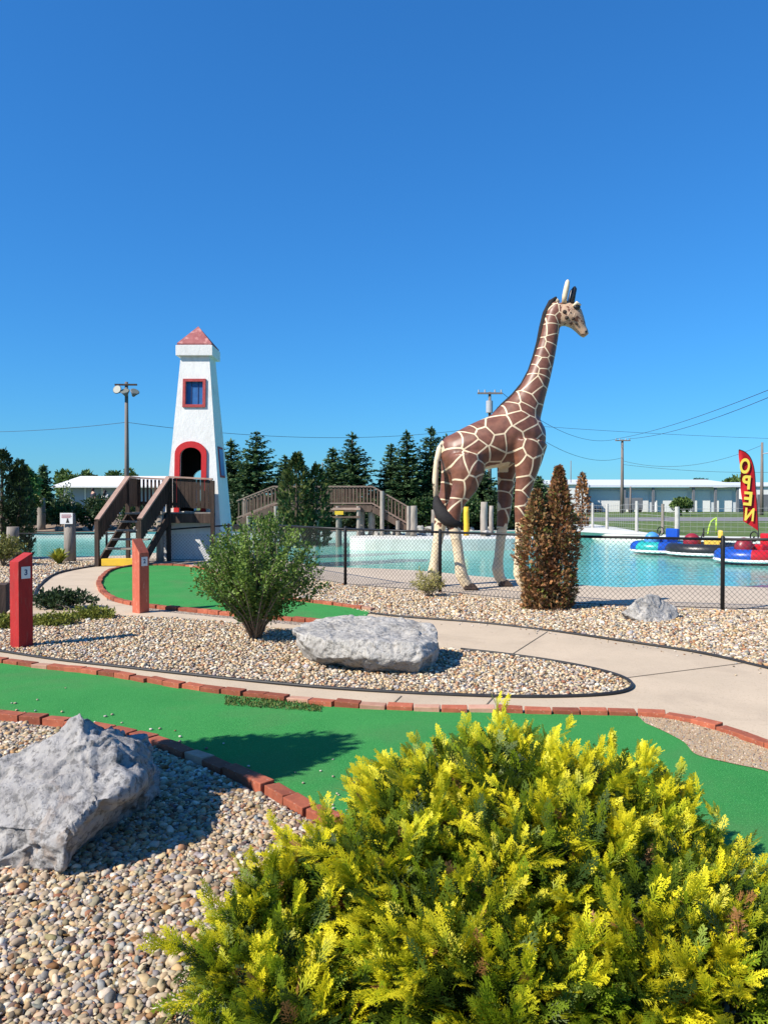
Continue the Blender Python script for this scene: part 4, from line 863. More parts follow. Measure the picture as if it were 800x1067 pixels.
# ------------------------------------------------------------------ chain-link fence
def chain_fence(label, pts, heights, pitch=.075, wire=.0026):
    t = thing('chain_link_fence', label, 'fence', (pts[0].x, pts[0].y, 0)); m = MB(); top = MB(); bot = MB()
    for i, (a, b) in enumerate(zip(pts, pts[1:])):
        L = (b - a).length; d = (b - a) / L; ha, hb_ = heights[i], heights[i + 1]; h = min(ha, hb_) - .03; nd = Vector((-d.y, d.x, 0)) * .004
        def pt(s, z, o): return Vector((a.x, a.y, 0)) + d * s + o + Vector((0, 0, z))
        k = -h
        while k < L:
            s0, s1 = max(k, 0), min(k + h, L)
            if s1 > s0 + .01:
                m.tube([pt(s0, .03 + s0 - k, nd), pt(s1, .03 + s1 - k, nd)], wire, 3, False)
                m.tube([pt(s0, .03 + h - (s0 - k), -nd), pt(s1, .03 + h - (s1 - k), -nd)], wire, 3, False)
            k += pitch
        top.tube([pt(0, ha, Vector()), pt(L, hb_, Vector())], .021, 8); bot.tube([pt(0, .035, Vector()), pt(L, .035, Vector())], .006, 5)
    m.obj('mesh', M['wire_black'], t, fix=False); top.obj('top_rail', M['black_metal'], t, smooth=True); bot.obj('bottom_wire', M['black_metal'], t)
    for p, h in zip(pts, heights):
        MB().tube([(p.x, p.y, -.05), (p.x, p.y, h + .03), (p.x, p.y, h + .055)], [.03, .03, .018], 10).obj('post', M['black_metal'], t, smooth=True)
    return t
chain_fence('black chain link fence running along the near side of the pool', [fence_xy[i] for i in range(4, 11)], [.95, 1.05, 1.07, 1.06, 1.06, 1.04, 1.04])
chain_fence('low black chain link fence left of the wooden stairs', fence_xy[:5], [.72, .72, .72, .72, .95], .09)
# white posts of the wire fence on the far lawn
wf = thing('wire_fence', 'wire fence with pale posts across the lawn beyond the pool', 'fence', G(640, 552)); fp = []
for px, t_, bs_, r_ in ((596, 524, 549, .07), (617, 524, 549.5, .075), (632, 525, 551, .085), (663, 522, 554, .085), (690, 525, 555, .08), (705, 528, 556, .12), (830, 526, 558, .08)):
    b = G(px, bs_); fp.append((b, P(px, t_, b.y).z)); MB().tube([(b.x, b.y, -.05), (b.x, b.y, fp[-1][1])], [r_, r_ * .92], 10).obj('post', M['grey_wood'] if px in (690, 596) else M['fence_post'], wf)
fw = MB()
for (a, za), (b, zb) in zip(fp, fp[1:]):
    for k in range(6): u = (k + .6) / 6.2; fw.tube([(a.x, a.y, za * u), (b.x, b.y, zb * u)], .008, 4, False)
    L = (b - a).length; s = 0
    while s < L: p = a.lerp(b, s / L); fw.tube([(p.x, p.y, .05), (p.x, p.y, lerp(za, zb, s / L) * .95)], .006, 3, False); s += .3
fw.obj('wire', M['galv'], wf, fix=False)

# ------------------------------------------------------------------ lighthouse
LX, LY = -5.16, 21.44
def hw_at(z): return .835 - .08 * z
def frustum(z0, z1, inset=0.0):
    m = MB(); a, b = hw_at(z0) - inset, hw_at(z1) - inset
    return m.add([(-a, -a, z0), (a, -a, z0), (a, a, z0), (-a, a, z0), (-b, -b, z1), (b, -b, z1), (b, b, z1), (-b, b, z1)], [(3, 2, 1, 0), (4, 5, 6, 7), (0, 1, 5, 4), (1, 2, 6, 5), (2, 3, 7, 6), (3, 0, 4, 7)])
def arch_pts(cx, w, z0, ztop, n=14):
    r = w / 2; rz = r * .8; zs = ztop - rz
    return [(cx - r, z0)] + [(cx - r * math.cos(math.pi * k / n), zs + rz * math.sin(math.pi * k / n)) for k in range(n + 1)] + [(cx + r, z0)]
def y_prism(pts, y0, y1):
    n = len(pts); return MB().add([(x, y0, z) for x, z in pts] + [(x, y1, z) for x, z in pts], [tuple(range(n)), tuple(range(2 * n - 1, n - 1, -1))] + [(i, n + i, n + (i + 1) % n, (i + 1) % n) for i in range(n)])
def cut(base, tools, name, mat):
    o = bpy.data.objects.new(name, base.mesh(name, mat)); C.objects.link(o); ts = []
    for tl in tools:
        q = bpy.data.objects.new('cutter', tl.mesh('cutter', mat)); C.objects.link(q); ts.append(q)
        md = o.modifiers.new('b', 'BOOLEAN'); md.operation = 'DIFFERENCE'; md.object = q; md.solver = 'EXACT'
    dg = bpy.context.evaluated_depsgraph_get(); me = bpy.data.meshes.new_from_object(o.evaluated_get(dg))
    for q in ts + [o]: bpy.data.objects.remove(q)
    me.materials.clear(); me.materials.append(mat); return me
lh = thing('lighthouse', 'white stucco lighthouse with a red pyramid roof and red arched doorway', 'lighthouse', (LX, LY, 0))
DX = P(200.8, 480, 21).x - LX
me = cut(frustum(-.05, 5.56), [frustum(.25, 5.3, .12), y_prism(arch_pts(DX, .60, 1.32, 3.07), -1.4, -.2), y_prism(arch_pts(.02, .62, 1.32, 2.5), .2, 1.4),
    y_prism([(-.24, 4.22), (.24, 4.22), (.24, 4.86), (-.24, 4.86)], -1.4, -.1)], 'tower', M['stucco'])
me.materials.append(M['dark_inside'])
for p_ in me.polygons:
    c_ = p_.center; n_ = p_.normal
    if max(abs(c_.x), abs(c_.y)) < hw_at(c_.z) - .1 and .1 < c_.z < 5.4: p_.material_index = 1  # inner faces coloured near black, standing in for shade behind the doorway
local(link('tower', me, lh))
# door frame follows the leaning face
def lean(vs, out): return [(x, -hw_at(z) + y - out, z) for x, y, z in vs]
op = arch_pts(DX, .86, 1.30, 3.22); ip = arch_pts(DX, .58, 1.30, 3.05); n = len(op)
vs = [(x, 0, z) for x, z in op] + [(x, 0, z) for x, z in ip] + [(x, .07, z) for x, z in op] + [(x, .07, z) for x, z in ip]
fs = [(i, i + 1, n + i + 1, n + i) for i in range(n - 1)] + [(i, 2 * n + i, 2 * n + i + 1, i + 1) for i in range(n - 1)] + [(n + i, n + i + 1, 3 * n + i + 1, 3 * n + i) for i in range(n - 1)]
dr_ = thing('door', None, None); dr_.parent = lh; 
local(MB().add(lean(vs, .05), fs).obj('door_frame', M['red_trim'], dr_))
wn = thing('window', None, None); wn.parent = lh
def win_frame(x0, x1, z0, z1, w, out):
    m = MB()
    for a, b, c, d in ((x0, x1, z1 - w, z1), (x0, x1, z0, z0 + w), (x0, x0 + w, z0 + w, z1 - w), (x1 - w, x1, z0 + w, z1 - w)):
        vs = [(x, y, z) for y in (0, .07) for x, z in ((a, c), (b, c), (b, d), (a, d))]
        m.add(lean(vs, out), [(0, 1, 2, 3), (7, 6, 5, 4), (0, 4, 5, 1), (1, 5, 6, 2), (2, 6, 7, 3), (3, 7, 4, 0)])
    return m
local(win_frame(-.31, .31, 4.15, 4.93, .075, .045).obj('frame', M['faded_trim'], wn))
m = MB(); m.add(lean([(x, y, z) for y in (.06, .08) for x, z in ((-.25, 4.2), (.25, 4.2), (.25, 4.88), (-.25, 4.88))], 0), [(0, 1, 2, 3), (7, 6, 5, 4), (0, 4, 5, 1), (1, 5, 6, 2), (2, 6, 7, 3), (3, 7, 4, 0)])
local(m.obj('pane', M['blue_pane'], wn))
m = MB()
for k in (-.09, .09): m.add(lean([(k + dx, y, z) for y in (.045, .06) for dx, z in ((-.008, 4.22), (.008, 4.22), (.008, 4.86), (-.008, 4.86))], 0), [(0, 1, 2, 3), (0, 4, 5, 1), (1, 5, 6, 2), (2, 6, 7, 3), (3, 7, 4, 0)])
local(m.obj('glazing_bar', M['num_blue'], wn))
ws = thing('window', None, None); ws.parent = lh                       # on the right-hand face
def side(vs, out): return [(hw_at(z) - d + out, y, z) for d, y, z in vs]
Q6 = [(0, 1, 2, 3), (7, 6, 5, 4), (0, 4, 5, 1), (1, 5, 6, 2), (2, 6, 7, 3), (3, 7, 4, 0)]
local(MB().add(side([(d, y, z) for d in (0, .05) for y, z in ((-.3, 2.25), (.3, 2.25), (.3, 3.1), (-.3, 3.1))], .02), Q6).obj('frame', M['faded_trim'], ws))
local(MB().add(side([(d, y, z) for d in (0, .05) for y, z in ((-.24, 2.31), (.24, 2.31), (.24, 3.04), (-.24, 3.04))], .03), Q6).obj('pane', M['blue_pane'], ws))
cp = MB(); cp.box((0, 0, 5.70), (1.0, 1.0, .28)); local(cp.obj('cap', M['stucco'], lh, bevel=.012))
rf = MB(); rf.add([(-.47, -.47, 5.86), (.47, -.47, 5.86), (.47, .47, 5.86), (-.47, .47, 5.86), (-.47, -.47, 5.90), (.47, -.47, 5.90), (.47, .47, 5.90), (-.47, .47, 5.90), (0, 0, 6.46)], [(3, 2, 1, 0), (0, 1, 5, 4), (1, 2, 6, 5), (2, 3, 7, 6), (3, 0, 4, 7), (4, 5, 8), (5, 6, 8), (6, 7, 8), (7, 4, 8)])
local(rf.obj('roof', M['roof_red'], lh)); local(MB().box((0, 0, 5.848), (.92, .92, .02)).obj('roof_trim', M['white'], lh))

# ------------------------------------------------------------------ wooden stairs and platform
DZ = 1.30
sx = thing('wooden_stairs', 'dark wooden stairs with railings leading up to the lighthouse doorway', 'stairs', V(-6.4, 18.8))
L0, L1 = Vector((-7.0, 18.75, 0)), Vector((-6.80, 20.42, 0)); R0, R1 = Vector((-5.96, 18.75, 0)), Vector((-5.72, 20.42, 0))
nst = 6
for k in range(nst):
    u = (k + .5) / nst; a, b = L0.lerp(L1, u - .03), R0.lerp(R1, u - .03); z = DZ * (k + 1) / nst - .02 if k < nst - 1 else DZ - .03
    if k == 0: tag(MB().bar(a + Vector((.12, -.05, .105)), b + Vector((-.12, -.05, .105)), .26, .17).obj('tread', M['yellow_paint'], sx, bevel=.008), 'bright yellow bottom step')
    else: MB().bar(a + Vector((.05, 0, z)), b + Vector((-.05, 0, z)), .27, .045).obj('tread', M['grey_wood'], sx, bevel=.005)
for a, b in ((L0, L1), (R0, R1)): MB().bar(a + Vector((0, .12, .02)), b + Vector((0, .0, DZ - .14)), .045, .24).obj('stringer', M['dark_wood'], sx)
def rail(a, b, za, zb, fz_a, fz_b, name='railing', slat=.105, gap=.009, topw=.13):
    """a sloped railing: hand rail child, boards child"""
    h = MB().bar(a + Vector((0, 0, za)), b + Vector((0, 0, zb)), topw, .045).obj('handrail', M['rail_wood'], sx, bevel=.005)
    m = MB(); L = (b - a).length; d = (b - a) / L; s = slat / 2; r_ = random.Random(int(a.x * 100))
    while s < L:
        u = s / L; z0, z1 = lerp(fz_a, fz_b, u) + r_.uniform(-.015, .015), lerp(za, zb, u) - .03; p = a + d * s
        m.box((p.x, p.y, (z0 + z1) / 2), (slat - gap, .022, z1 - z0), math.atan2(d.y, d.x)); s += slat + r_.uniform(-.002, .004)
    m.obj('railing_boards', M['dark_wood'], sx)
    off = Vector((-d.y, d.x, 0)) * .035
    MB().bar(a + off + Vector((0, 0, lerp(fz_a, za, .12))), b + off + Vector((0, 0, lerp(fz_b, zb, .12))), .035, .08).obj('bottom_rail', M['dark_wood'], sx)
rail(L0, L1, 1.14, 2.24, .54, 1.62); rail(R0, R1, 1.16, 2.24, .56, 1.62)
PL, PR, PB = L1, Vector((-4.55, 20.42, 0)), 21.25
rail(R1, PR, 2.24, 2.18, 1.42, 1.40); rail(Vector((-6.80, 20.42, 0)), Vector((-6.80, PB, 0)), 2.24, 2.24, 1.45, 1.45); rail(Vector((-6.80, PB, 0)), Vector((-6.02, PB, 0)), 2.24, 2.20, 1.45, 1.45, gap=.05)
for p, h in ((L0, 1.12), (R0, 1.14), (L1, 2.22), (R1, 2.22), (PR, 2.16), (Vector((-6.80, PB, 0)), 2.22)):
    MB().box((p.x, p.y, h / 2 - .02), (.10, .10, h), 0).obj('newel_post', M['dark_wood'], sx, bevel=.004)
x0, x1 = -6.76, -4.55
m = MB(); k = 0; y = 20.48
while y < 20.93: m.box(((x0 + x1) / 2, y, DZ - .02), (x1 - x0, .13, .04)); y += .137
m.obj('platform', M['grey_wood'], sx); MB().box(((x0 + x1) / 2, 20.40, DZ - .16), (x1 - x0, .045, .25)).obj('rim_beam', M['dark_wood'], sx); MB().box((x1 - .02, 20.66, DZ - .16), (.04, .44, .25)).obj('rim_beam', M['dark_wood'], sx)
MB().box(((x0 - 6.12) / 2, 21.1, DZ - .022), (6.76 - 6.12, .34, .04)).obj('platform', M['grey_wood'], sx)
b = V(P(167, 588, 20.25).x, 20.25); MB().tube([b + Vector((0, 0, -.05)), b + Vector((.01, 0, .7)), b + Vector((0, 0, 1.72))], [.10, .098, .095], 12).obj('log_post', M['grey_wood'], sx, smooth=True)

# ------------------------------------------------------------------ far bridge
BY = 33.3; br = thing('wooden_bridge', 'brown wooden footbridge with sloped ends across the far side of the pool', 'bridge', V(-2.6, BY))
def bX(px): return P(px, 520, BY).x
def bz(x):                                   # deck height
    if x < bX(287): return lerp(.75, 1.40, (x - bX(248)) / (bX(287) - bX(248)))
    if x > bX(388): return lerp(1.40, .45, (x - bX(388)) / (bX(428) - bX(388)))
    return 1.40
xs = [bX(250), bX(287), bX(388), bX(428)]
for yy in (BY - .65, BY + .65):
    m = MB(); hr = MB(); bm_ = MB()
    for a, b in zip(xs, xs[1:]):
        za, zb = bz(a), bz(b); hr.bar((a, yy, za + .82), (b, yy, zb + .82), .12, .05); hr.bar((a, yy, za + .10), (b, yy, zb + .10), .05, .06); bm_.bar((a, yy, za - .14), (b, yy, zb - .14), .06, .24)
        n_ = int((b - a) / .145)
        for k in range(n_): x = a + (b - a) * (k + .5) / n_; m.box((x, yy, bz(x) + .46), (.05, .04, .70))
    m.obj('baluster', M['bridge_wood'], br)['kind'] = 'stuff'; hr.obj('handrail', M['bridge_rail'], br); bm_.obj('beam', M['bridge_wood'], br)
m = MB()
for a, b in zip(xs, xs[1:]):
    n_ = int((b - a) / .15)
    for k in range(n_): x = a + (b - a) * (k + .5) / n_; m.box((x, BY, bz(x) - .005), (.14, 1.34, .04))
m.obj('deck', M['bridge_wood'], br)
for px in (262, 290, 330, 353, 374, 398, 414, 425):
    x = bX(px); z1 = bz(x) + (.86 if px in (398, 425) else -.02)
    for yy in (BY - .74, BY + .74): MB().tube([(x, yy, -1.1 if px < 375 else .05), (x, yy, z1)], .085, 8).obj('support_post', M['grey_wood'], br)
MB().bar((bX(330), BY - .84, 1.27), (bX(376), BY - .84, 1.27), .05, .09).obj('cross_beam', M['rail_wood'], br)
MB().bar((bX(330), BY - .84, .92), (bX(376), BY - .84, .92), .05, .08).obj('cross_beam', M['bridge_wood'], br)
x = bX(354.5); MB().box((x, BY - .90, 1.10), (.36, .02, .16)).obj('notice_board', M['yellow_paint'], br)

# ------------------------------------------------------------------ giraffe
GY_ = 14.2; PX = GY_ / F
def gp(px, py, w=0.0): p = P(px, py, GY_); return Vector((p.x, GY_ + w, p.z))
g0 = gp(510, 612); g0.z = 0
ANG = R(8)
body = MB()
tors = [(459, 470, 9, .10), (464, 473, 18, .26), (471, 474, 22, .36), (481, 471, 24.5, .41), (494, 466.5, 26.5, .43), (507, 462, 27.5, .44), (520, 458, 29, .44), (532, 453, 31, .43), (543, 450, 30, .41), (553, 452, 25, .36), (561, 454, 18, .29), (567, 455, 9, .16)]
body.sections([(gp(x, y), Vector((0, w, 0)), Vector((0, 0, h * PX))) for x, y, h, w in tors], 20)
nk = [(530, 452, 28, .36), (539, 438, 24.5, .33), (547, 424, 18.8, .27), (554.5, 409, 14.6, .225), (560.8, 393, 12.4, .185), (566, 376, 11, .165), (570.5, 358, 9.8, .15), (574, 340, 9.2, .14), (578, 326, 9.0, .14), (583, 318, 8.0, .13)]
for i, (x, y, r, w) in enumerate(nk): pass
secs = []
for i, (x, y, r, w) in enumerate(nk):
    a, b = nk[max(i - 1, 0)], nk[min(i + 1, len(nk) - 1)]; d = Vector((b[0] - a[0], 0, -(b[1] - a[1]))).normalized()
    secs.append((gp(x, y), Vector((0, w, 0)), Vector((-d.z, 0, d.x)) * r * PX))
body.sections(secs, 18)
hd = [(579, 322, 7, .11), (585, 325, 13, .16), (591, 327, 14.5, .175), (597, 331, 12, .165), (601.5, 337, 8.6, .125), (605, 343, 6.0, .10), (608, 347, 5.2, .095), (610.5, 350, 3.6, .07)]
secs = []
for i, (x, y, r, w) in enumerate(hd):
    a, b = hd[max(i - 1, 0)], hd[min(i + 1, len(hd) - 1)]; d = Vector((b[0] - a[0], 0, -(b[1] - a[1]))).normalized()
    secs.append((gp(x, y), Vector((0, w, 0)), Vector((-d.z, 0, d.x)) * r * PX))
body.sections(secs, 16)
def leg(pts, w): body.tube([gp(x, y, ww) for x, y, r, ww in pts], [r * PX for x, y, r, ww in pts], 14)
leg([(485, 478, 20, -.18), (485, 494, 17.5, -.26), (482, 508, 13, -.29), (475, 522, 8.8, -.30), (470.5, 534, 8.2, -.30), (471.5, 548, 6.6, -.30), (474.5, 566, 5.6, -.30), (477, 584, 5.6, -.30), (478.5, 596, 6.6, -.30), (481.5, 603, 6.2, -.30), (486, 609, 5.6, -.30)], 0)
leg([(478, 478, 19, .16), (475, 498, 15, .25), (469, 514, 10.5, .28), (463, 528, 8.4, .28), (461, 540, 7.8, .28), (458.5, 556, 6.0, .28), (455.5, 574, 5.2, .28), (453.5, 588, 5.2, .28), (452, 598, 6.4, .28), (455, 606, 6, .28)], 0)
leg([(548, 464, 20, -.18), (547, 482, 14, -.27), (544, 500, 10, -.30), (541, 516, 8, -.30), (540, 530, 7.4, -.30), (539.5, 545, 6.2, -.30), (539, 562, 5.4, -.30), (538, 580, 5.6, -.30), (538, 596, 6.8, -.30), (541, 604, 6.2, -.30), (545, 609, 5.6, -.30)], 0)
leg([(535, 466, 19, .18), (531, 484, 11.5, .26), (529.5, 500, 9.4, .28), (528.5, 518, 8.2, .28), (527.5, 532, 7.6, .28), (525.5, 548, 6.0, .28), (523.5, 566, 5.2, .28), (521.5, 584, 5.2, .28), (520.5, 594, 6.6, .28), (522.5, 603, 6.0, .28), (526.5, 608.5, 5.6, .28)], 0)
gt = thing('giraffe', 'tall giraffe statue with brown patches and cream lines standing by the pool', 'giraffe statue', g0)
mt = body.mesh('body', M['giraffe']); o = bpy.data.objects.new('tmp', mt); C.objects.link(o)
md = o.modifiers.new('r', 'REMESH'); md.mode = 'VOXEL'; md.voxel_size = .024; md.adaptivity = 0
sm = o.modifiers.new('s', 'SMOOTH'); sm.factor = .5; sm.iterations = 9
me = bpy.data.meshes.new_from_object(o.evaluated_get(bpy.context.evaluated_depsgraph_get())); bpy.data.objects.remove(o)
me.materials.clear(); me.materials.append(M['giraffe']); me.shade_smooth()
nv = len(me.vertices); co_ = np.zeros(nv * 3, np.float32); me.vertices.foreach_get('co', co_); co_ = co_.reshape(-1, 3)
z = co_[:, 2]; x = co_[:, 0]; k = np.where(z < 3.0, 3.1, 3.1 + (z - 3.0) * .75)
yy = co_[:, 1] - g0.y
pat = np.stack([(x - g0.x) * k * 1.12 + yy * .9 + 7.3, (z - 2.3) * np.where(z > 3.0, 3.1 + (z - 3.0) * .45, 3.1) * 1.10 + yy * .35, yy * 1.0], 1)
pat += .13 * np.stack([np.sin(z * 7 + x * 3), np.sin(x * 5 + z * 4), 0 * x], 1)
a_ = me.attributes.new('pat', 'FLOAT_VECTOR', 'POINT'); a_.data.foreach_set('vector', pat.astype(np.float32).ravel())
hk = gp(0, 531).z
cream = np.clip((1.36 - z) / .55, 0, 1) * .95                                   # lower legs
under = np.clip((2.36 - z) / .10, 0, 1) * (z > 2.14) * ((x > gp(504, 480).x) & (x < gp(530, 480).x) & (np.abs(co_[:, 1] - GY_) < .20)); cream = np.maximum(cream, under * .8)
hx = (x - gp(584, 320).x); head = (z > gp(0, 352).z) & (x > gp(583.5, 0).x); cream = np.where(head, np.maximum(cream, .43), cream)
a_ = me.attributes.new('cream', 'FLOAT', 'POINT'); a_.data.foreach_set('value', cream.astype(np.float32))
a_ = me.attributes.new('head', 'FLOAT', 'POINT'); a_.data.foreach_set('value', np.where(head, .85, 0).astype(np.float32))
link('body', me, gt)
mn = MB(); line = [(578, 309), (573, 314), (567, 326), (563.5, 340), (560.5, 356), (556.5, 371), (551.5, 386), (544, 400), (534, 412), (523, 422), (512, 431)]
secs = []
for i, (x_, y_) in enumerate(line):
    a, b = line[max(i - 1, 0)], line[min(i + 1, len(line) - 1)]; d = Vector((b[0] - a[0], 0, -(b[1] - a[1]))).normalized(); r = (3.4 if 0 < i < len(line) - 1 else 1.2)
    secs.append((gp(x_ + 1.2, y_ + .8), Vector((0, .035, 0)), Vector((-d.z, 0, d.x)) * r * PX))
mn.sections(secs, 8); mn.obj('mane', M['black_matt'], gt, smooth=True)
tl = MB(); tl.tube([gp(x_, y_, -.06) for x_, y_ in ((463, 462), (458, 468), (454.5, 482), (453, 500), (454, 520))], [.075, .065, .055, .055, .05], 10); tl.obj('tail', M['tail_hide'], gt, smooth=True)
tf = MB(); tf.tube([gp(x_, y_, -.20 - .0 * x_) if 0 else gp(x_, y_, -.10 - .25 * min(1, max(0, (y_ - 520) / 20))) for x_, y_ in ((454, 518), (455, 526), (459, 535), (465, 541), (472, 545), (480, 547))], [.05, .10, .135, .13, .10, .03], 10); tf.obj('tail_tuft', M['black_matt'], gt, smooth=True)
for x0_, y0_, w_ in ((488, 610, -.30), (457, 607, .28), (547, 610, -.30), (528.5, 610, .28)):
    c = gp(x0_, y0_, w_); MB().add([(c.x - .13, c.y - .11, 0), (c.x + .15, c.y - .10, 0), (c.x + .15, c.y + .10, 0), (c.x - .13, c.y + .11, 0), (c.x - .10, c.y - .09, .12), (c.x + .07, c.y - .08, .10), (c.x + .07, c.y + .08, .10), (c.x - .10, c.y + .09, .12)], Q6 and [(3, 2, 1, 0), (4, 5, 6, 7), (0, 1, 5, 4), (1, 2, 6, 5), (2, 3, 7, 6), (3, 0, 4, 7)]).obj('hoof', M['black_paint'] if 0 else M['dark_wood'], gt, bevel=.02)
for s in (-1, 1):
    MB().tube([gp(x_, y_, s * ww) for x_, y_, ww in ((586, 317, .10), (586.5, 310, .13), (588, 302, .15), (589, 296, .155), (589, 294, .155))], [.045, .05, .05, .04, .015], 10).obj('ear', M['cream'], gt, smooth=True) if s < 0 else MB().tube([gp(x_, y_, .12) for x_, y_ in ((583, 314), (580, 311), (578.5, 308.5))], [.05, .05, .02], 8).obj('ear', M['cream'], gt, smooth=True)
    MB().tube([gp(x_, y_, s * ww) for x_, y_, ww in ((594, 318, .08), (595.5, 309, .085), (597, 302, .085), (597.3, 300, .08))], [.05, .048, .045, .02], 10).obj('horn', M['black_paint'], gt, smooth=True)
    MB().sphere(gp(598.5, 322, s * .145), (.07, .045, .05), 12, 8).obj('eye', M['black_paint'], gt, smooth=True)
    MB().tube([gp(x_, y_, s * ww) for x_, y_, ww in ((594.5, 321, .155), (598, 318.2, .175), (602.5, 320, .145))], [.02, .035, .02], 8).obj('eyelid', M['cream'], gt, smooth=True)
    MB().sphere(gp(608.8, 346.5, s * .075), (.03, .02, .025), 8, 6).obj('nostril', M['black_paint'], gt)
for s, pts in ((-1, ((586, 327, 2.4), (592, 328, 1.2), (588, 333, 2.2), (594.5, 334, 1.8), (599, 339, 1.4), (592, 338, 1.8))),):
    m = MB()
    for (x_, y_, r) in pts: m.sphere(gp(x_, y_, -.150 if x_ < 597 else -.108), (r * PX, .03, r * PX * .9), 9, 6)
    m.obj('cheek_spot', M['dark_wood'], gt, smooth=True)
gt.rotation_euler.z = 0

# ------------------------------------------------------------------ bumper boats
def boat(label, px, py, r, cols, rz, seat, motor, strip='white'):
    c = G(px, py, WZ); t = thing('bumper_boat', label, 'bumper boat', (c.x, c.y, WZ), 'bumper boats moored at the far side of the pool'); t.rotation_euler.z = rz
    nseg, nr = 48, 12; mr = .225
    def ring(major, minor, z, sz, a=1.18): 
        m = MB()
        for i in range(nseg):
            th = 2 * math.pi * i / nseg
            for k in range(nr):
                ph = 2 * math.pi * k / nr; rr = major + minor * math.cos(ph); m.v.append((rr * math.cos(th) * a, rr * math.sin(th), z + minor * sz * math.sin(ph)))
        for i in range(nseg):
            for k in range(nr): m.f.append((i * nr + k, ((i + 1) % nseg) * nr + k, ((i + 1) % nseg) * nr + (k + 1) % nr, i * nr + (k + 1) % nr)); m.mi.append((i * len(cols) * 2 // nseg) % len(cols) if len(cols) > 1 else 0)
        return m
    local(ring(r, mr, .25, 1.0).obj('tube', [M['vinyl_' + q] for q in cols], t, smooth=True))
    s = ring(r + .185, .06, .13, .9); s.mi = [0] * len(s.mi); local(s.obj('bumper_strip', M['vinyl_' + strip], t, smooth=True))
    m = MB(); poly = [(math.cos(2 * math.pi * k / 20) * (r - .1) * 1.15, math.sin(2 * math.pi * k / 20) * (r - .1)) for k in range(20)]; m.prism(poly, .10, .38); local(m.obj('hull', M['vinyl_' + motor], t, bevel=.03))
    m = MB(); m.box((-.12, 0, .50), (.5, .62, .20)); m.box((-.40, 0, .72), (.14, .62, .42)); local(m.obj('seat', M['vinyl_' + seat], t, bevel=.05))
    m = MB(); m.sphere((.52, 0, .50), (.30, .26, .32), 14, 9); local(m.obj('motor_cover', M['vinyl_' + motor], t, smooth=True))
    m = MB(); m.tube([(.30, 0, .5), (.14, 0, .84)], .025, 8); m.tube([(.14 + .0 * k, .17 * math.cos(2 * math.pi * k / 16), .84 + .15 * math.sin(2 * math.pi * k / 16)) for k in range(17)], .02, 6); local(m.obj('steering_wheel', M['black_metal'], t, smooth=True)); return t
boat('teal and blue bumper boat, leftmost of the three on the pool', 691, 577, .84, ('teal', 'blue', 'teal', 'blue'), R(200), 'blue', 'skyblue')
boat('black bumper boat with a white band and yellow seat, middle of the three', 737, 580, .98, ('black',), R(160), 'yellow', 'maroon')
boat('blue and red bumper boat at the right edge of the photo', 789, 587, .92, ('blue', 'red', 'blue', 'blue'), R(195), 'red', 'maroon')
hp = MB(); a = G(742, 556); b = G(736.5, 556); zt = P(745, 540, a.y).z
hp.tube(smooth_line([Vector((P(737, 556, 37.5).x, 37.5, -.02)), P(738.5, 549, 37.5), P(741, 543, 37.5), P(745.5, 540, 37.5)], 6), .045, 8); hp.tube([Vector((P(745.8, 556, 37.5).x, 37.5, -.02)), P(745.8, 539, 37.5)], .045, 8)
tag(hp.obj('pipe_hoop', M['lime_pipe'], smooth=True), 'lime green bent pipe hoop beyond the bumper boats', 'pipe hoop')

# ------------------------------------------------------------------ OPEN flag
FY = 34.0
fl = thing('feather_flag', 'tall red feather flag reading OPEN in yellow letters beyond the pool', 'flag', V(P(789, 556, FY).x, FY))
left = [(769.3, 468.5), (770.3, 485), (771.4, 505), (773, 525), (774.5, 543)]; right = [(769.3, 468.5), (776, 471.5), (781.5, 478), (785, 490), (786.5, 510), (788, 530), (789.3, 553)]
ll, rr = smooth_line([P(x, y, FY) for x, y in left], 8), smooth_line([P(x, y, FY) for x, y in right], 8)
def samp(l, u): q = u * (len(l) - 1.0001); i = int(q); return l[i].lerp(l[i + 1], q - i)
NU, NV = 40, 8; m = MB()
for sd in (0, .012):
    for i in range(NU + 1):
        a, b = samp(ll, i / NU), samp(rr, i / NU)
        for j in range(NV + 1): p = a.lerp(b, j / NV); m.v.append((p.x, p.y + sd + .05 * math.sin(i * .35 + j * .5) * (1 - j / NV), p.z))
K = (NU + 1) * (NV + 1)
for i in range(NU):
    for j in range(NV): q = i * (NV + 1) + j; m.f += [(q, q + 1, q + NV + 2, q + NV + 1), (K + q, K + q + NV + 1, K + q + NV + 2, K + q + 1)]; m.mi += [0, 0]
m.obj('cloth', M['flag_red'], fl, smooth=True, fix=False)
po = MB(); pl_ = [V(P(789.5, 556, FY).x, FY) + Vector((0, 0, -.05))] + [Vector((p.x + .015, p.y + .006, p.z)) for p in reversed(rr)]
po.tube(pl_, .022, 8); po.obj('pole', M['black_metal'], fl, smooth=True)
for ch, px, py, w_, h_ in (('O', 775.6, 485.5, 10.5, 16), ('P', 776.9, 502.5, 8.5, 14.5), ('E', 778.6, 519.5, 8.5, 14.5), ('N', 780.3, 536, 9.5, 13.5)):
    me = text_mesh('letter', ch, 1.0, M['letter_yellow'], .004, .03); xs_ = [v.co.x for v in me.vertices]; ys_ = [v.co.y for v in me.vertices]
    for v in me.vertices: v.co.x = -(v.co.x - (max(xs_) + min(xs_)) / 2) / (max(xs_) - min(xs_)) * w_ * FY / F; v.co.y = (v.co.y - (max(ys_) + min(ys_)) / 2) / (max(ys_) - min(ys_)) * h_ * FY / F
    me.flip_normals(); o = link('letter', me, fl); o.matrix_parent_inverse = Matrix.Translation(fl.location).inverted()
    o.location = P(px, py, FY - .075); o.rotation_euler = (R(90), R(5), 0)

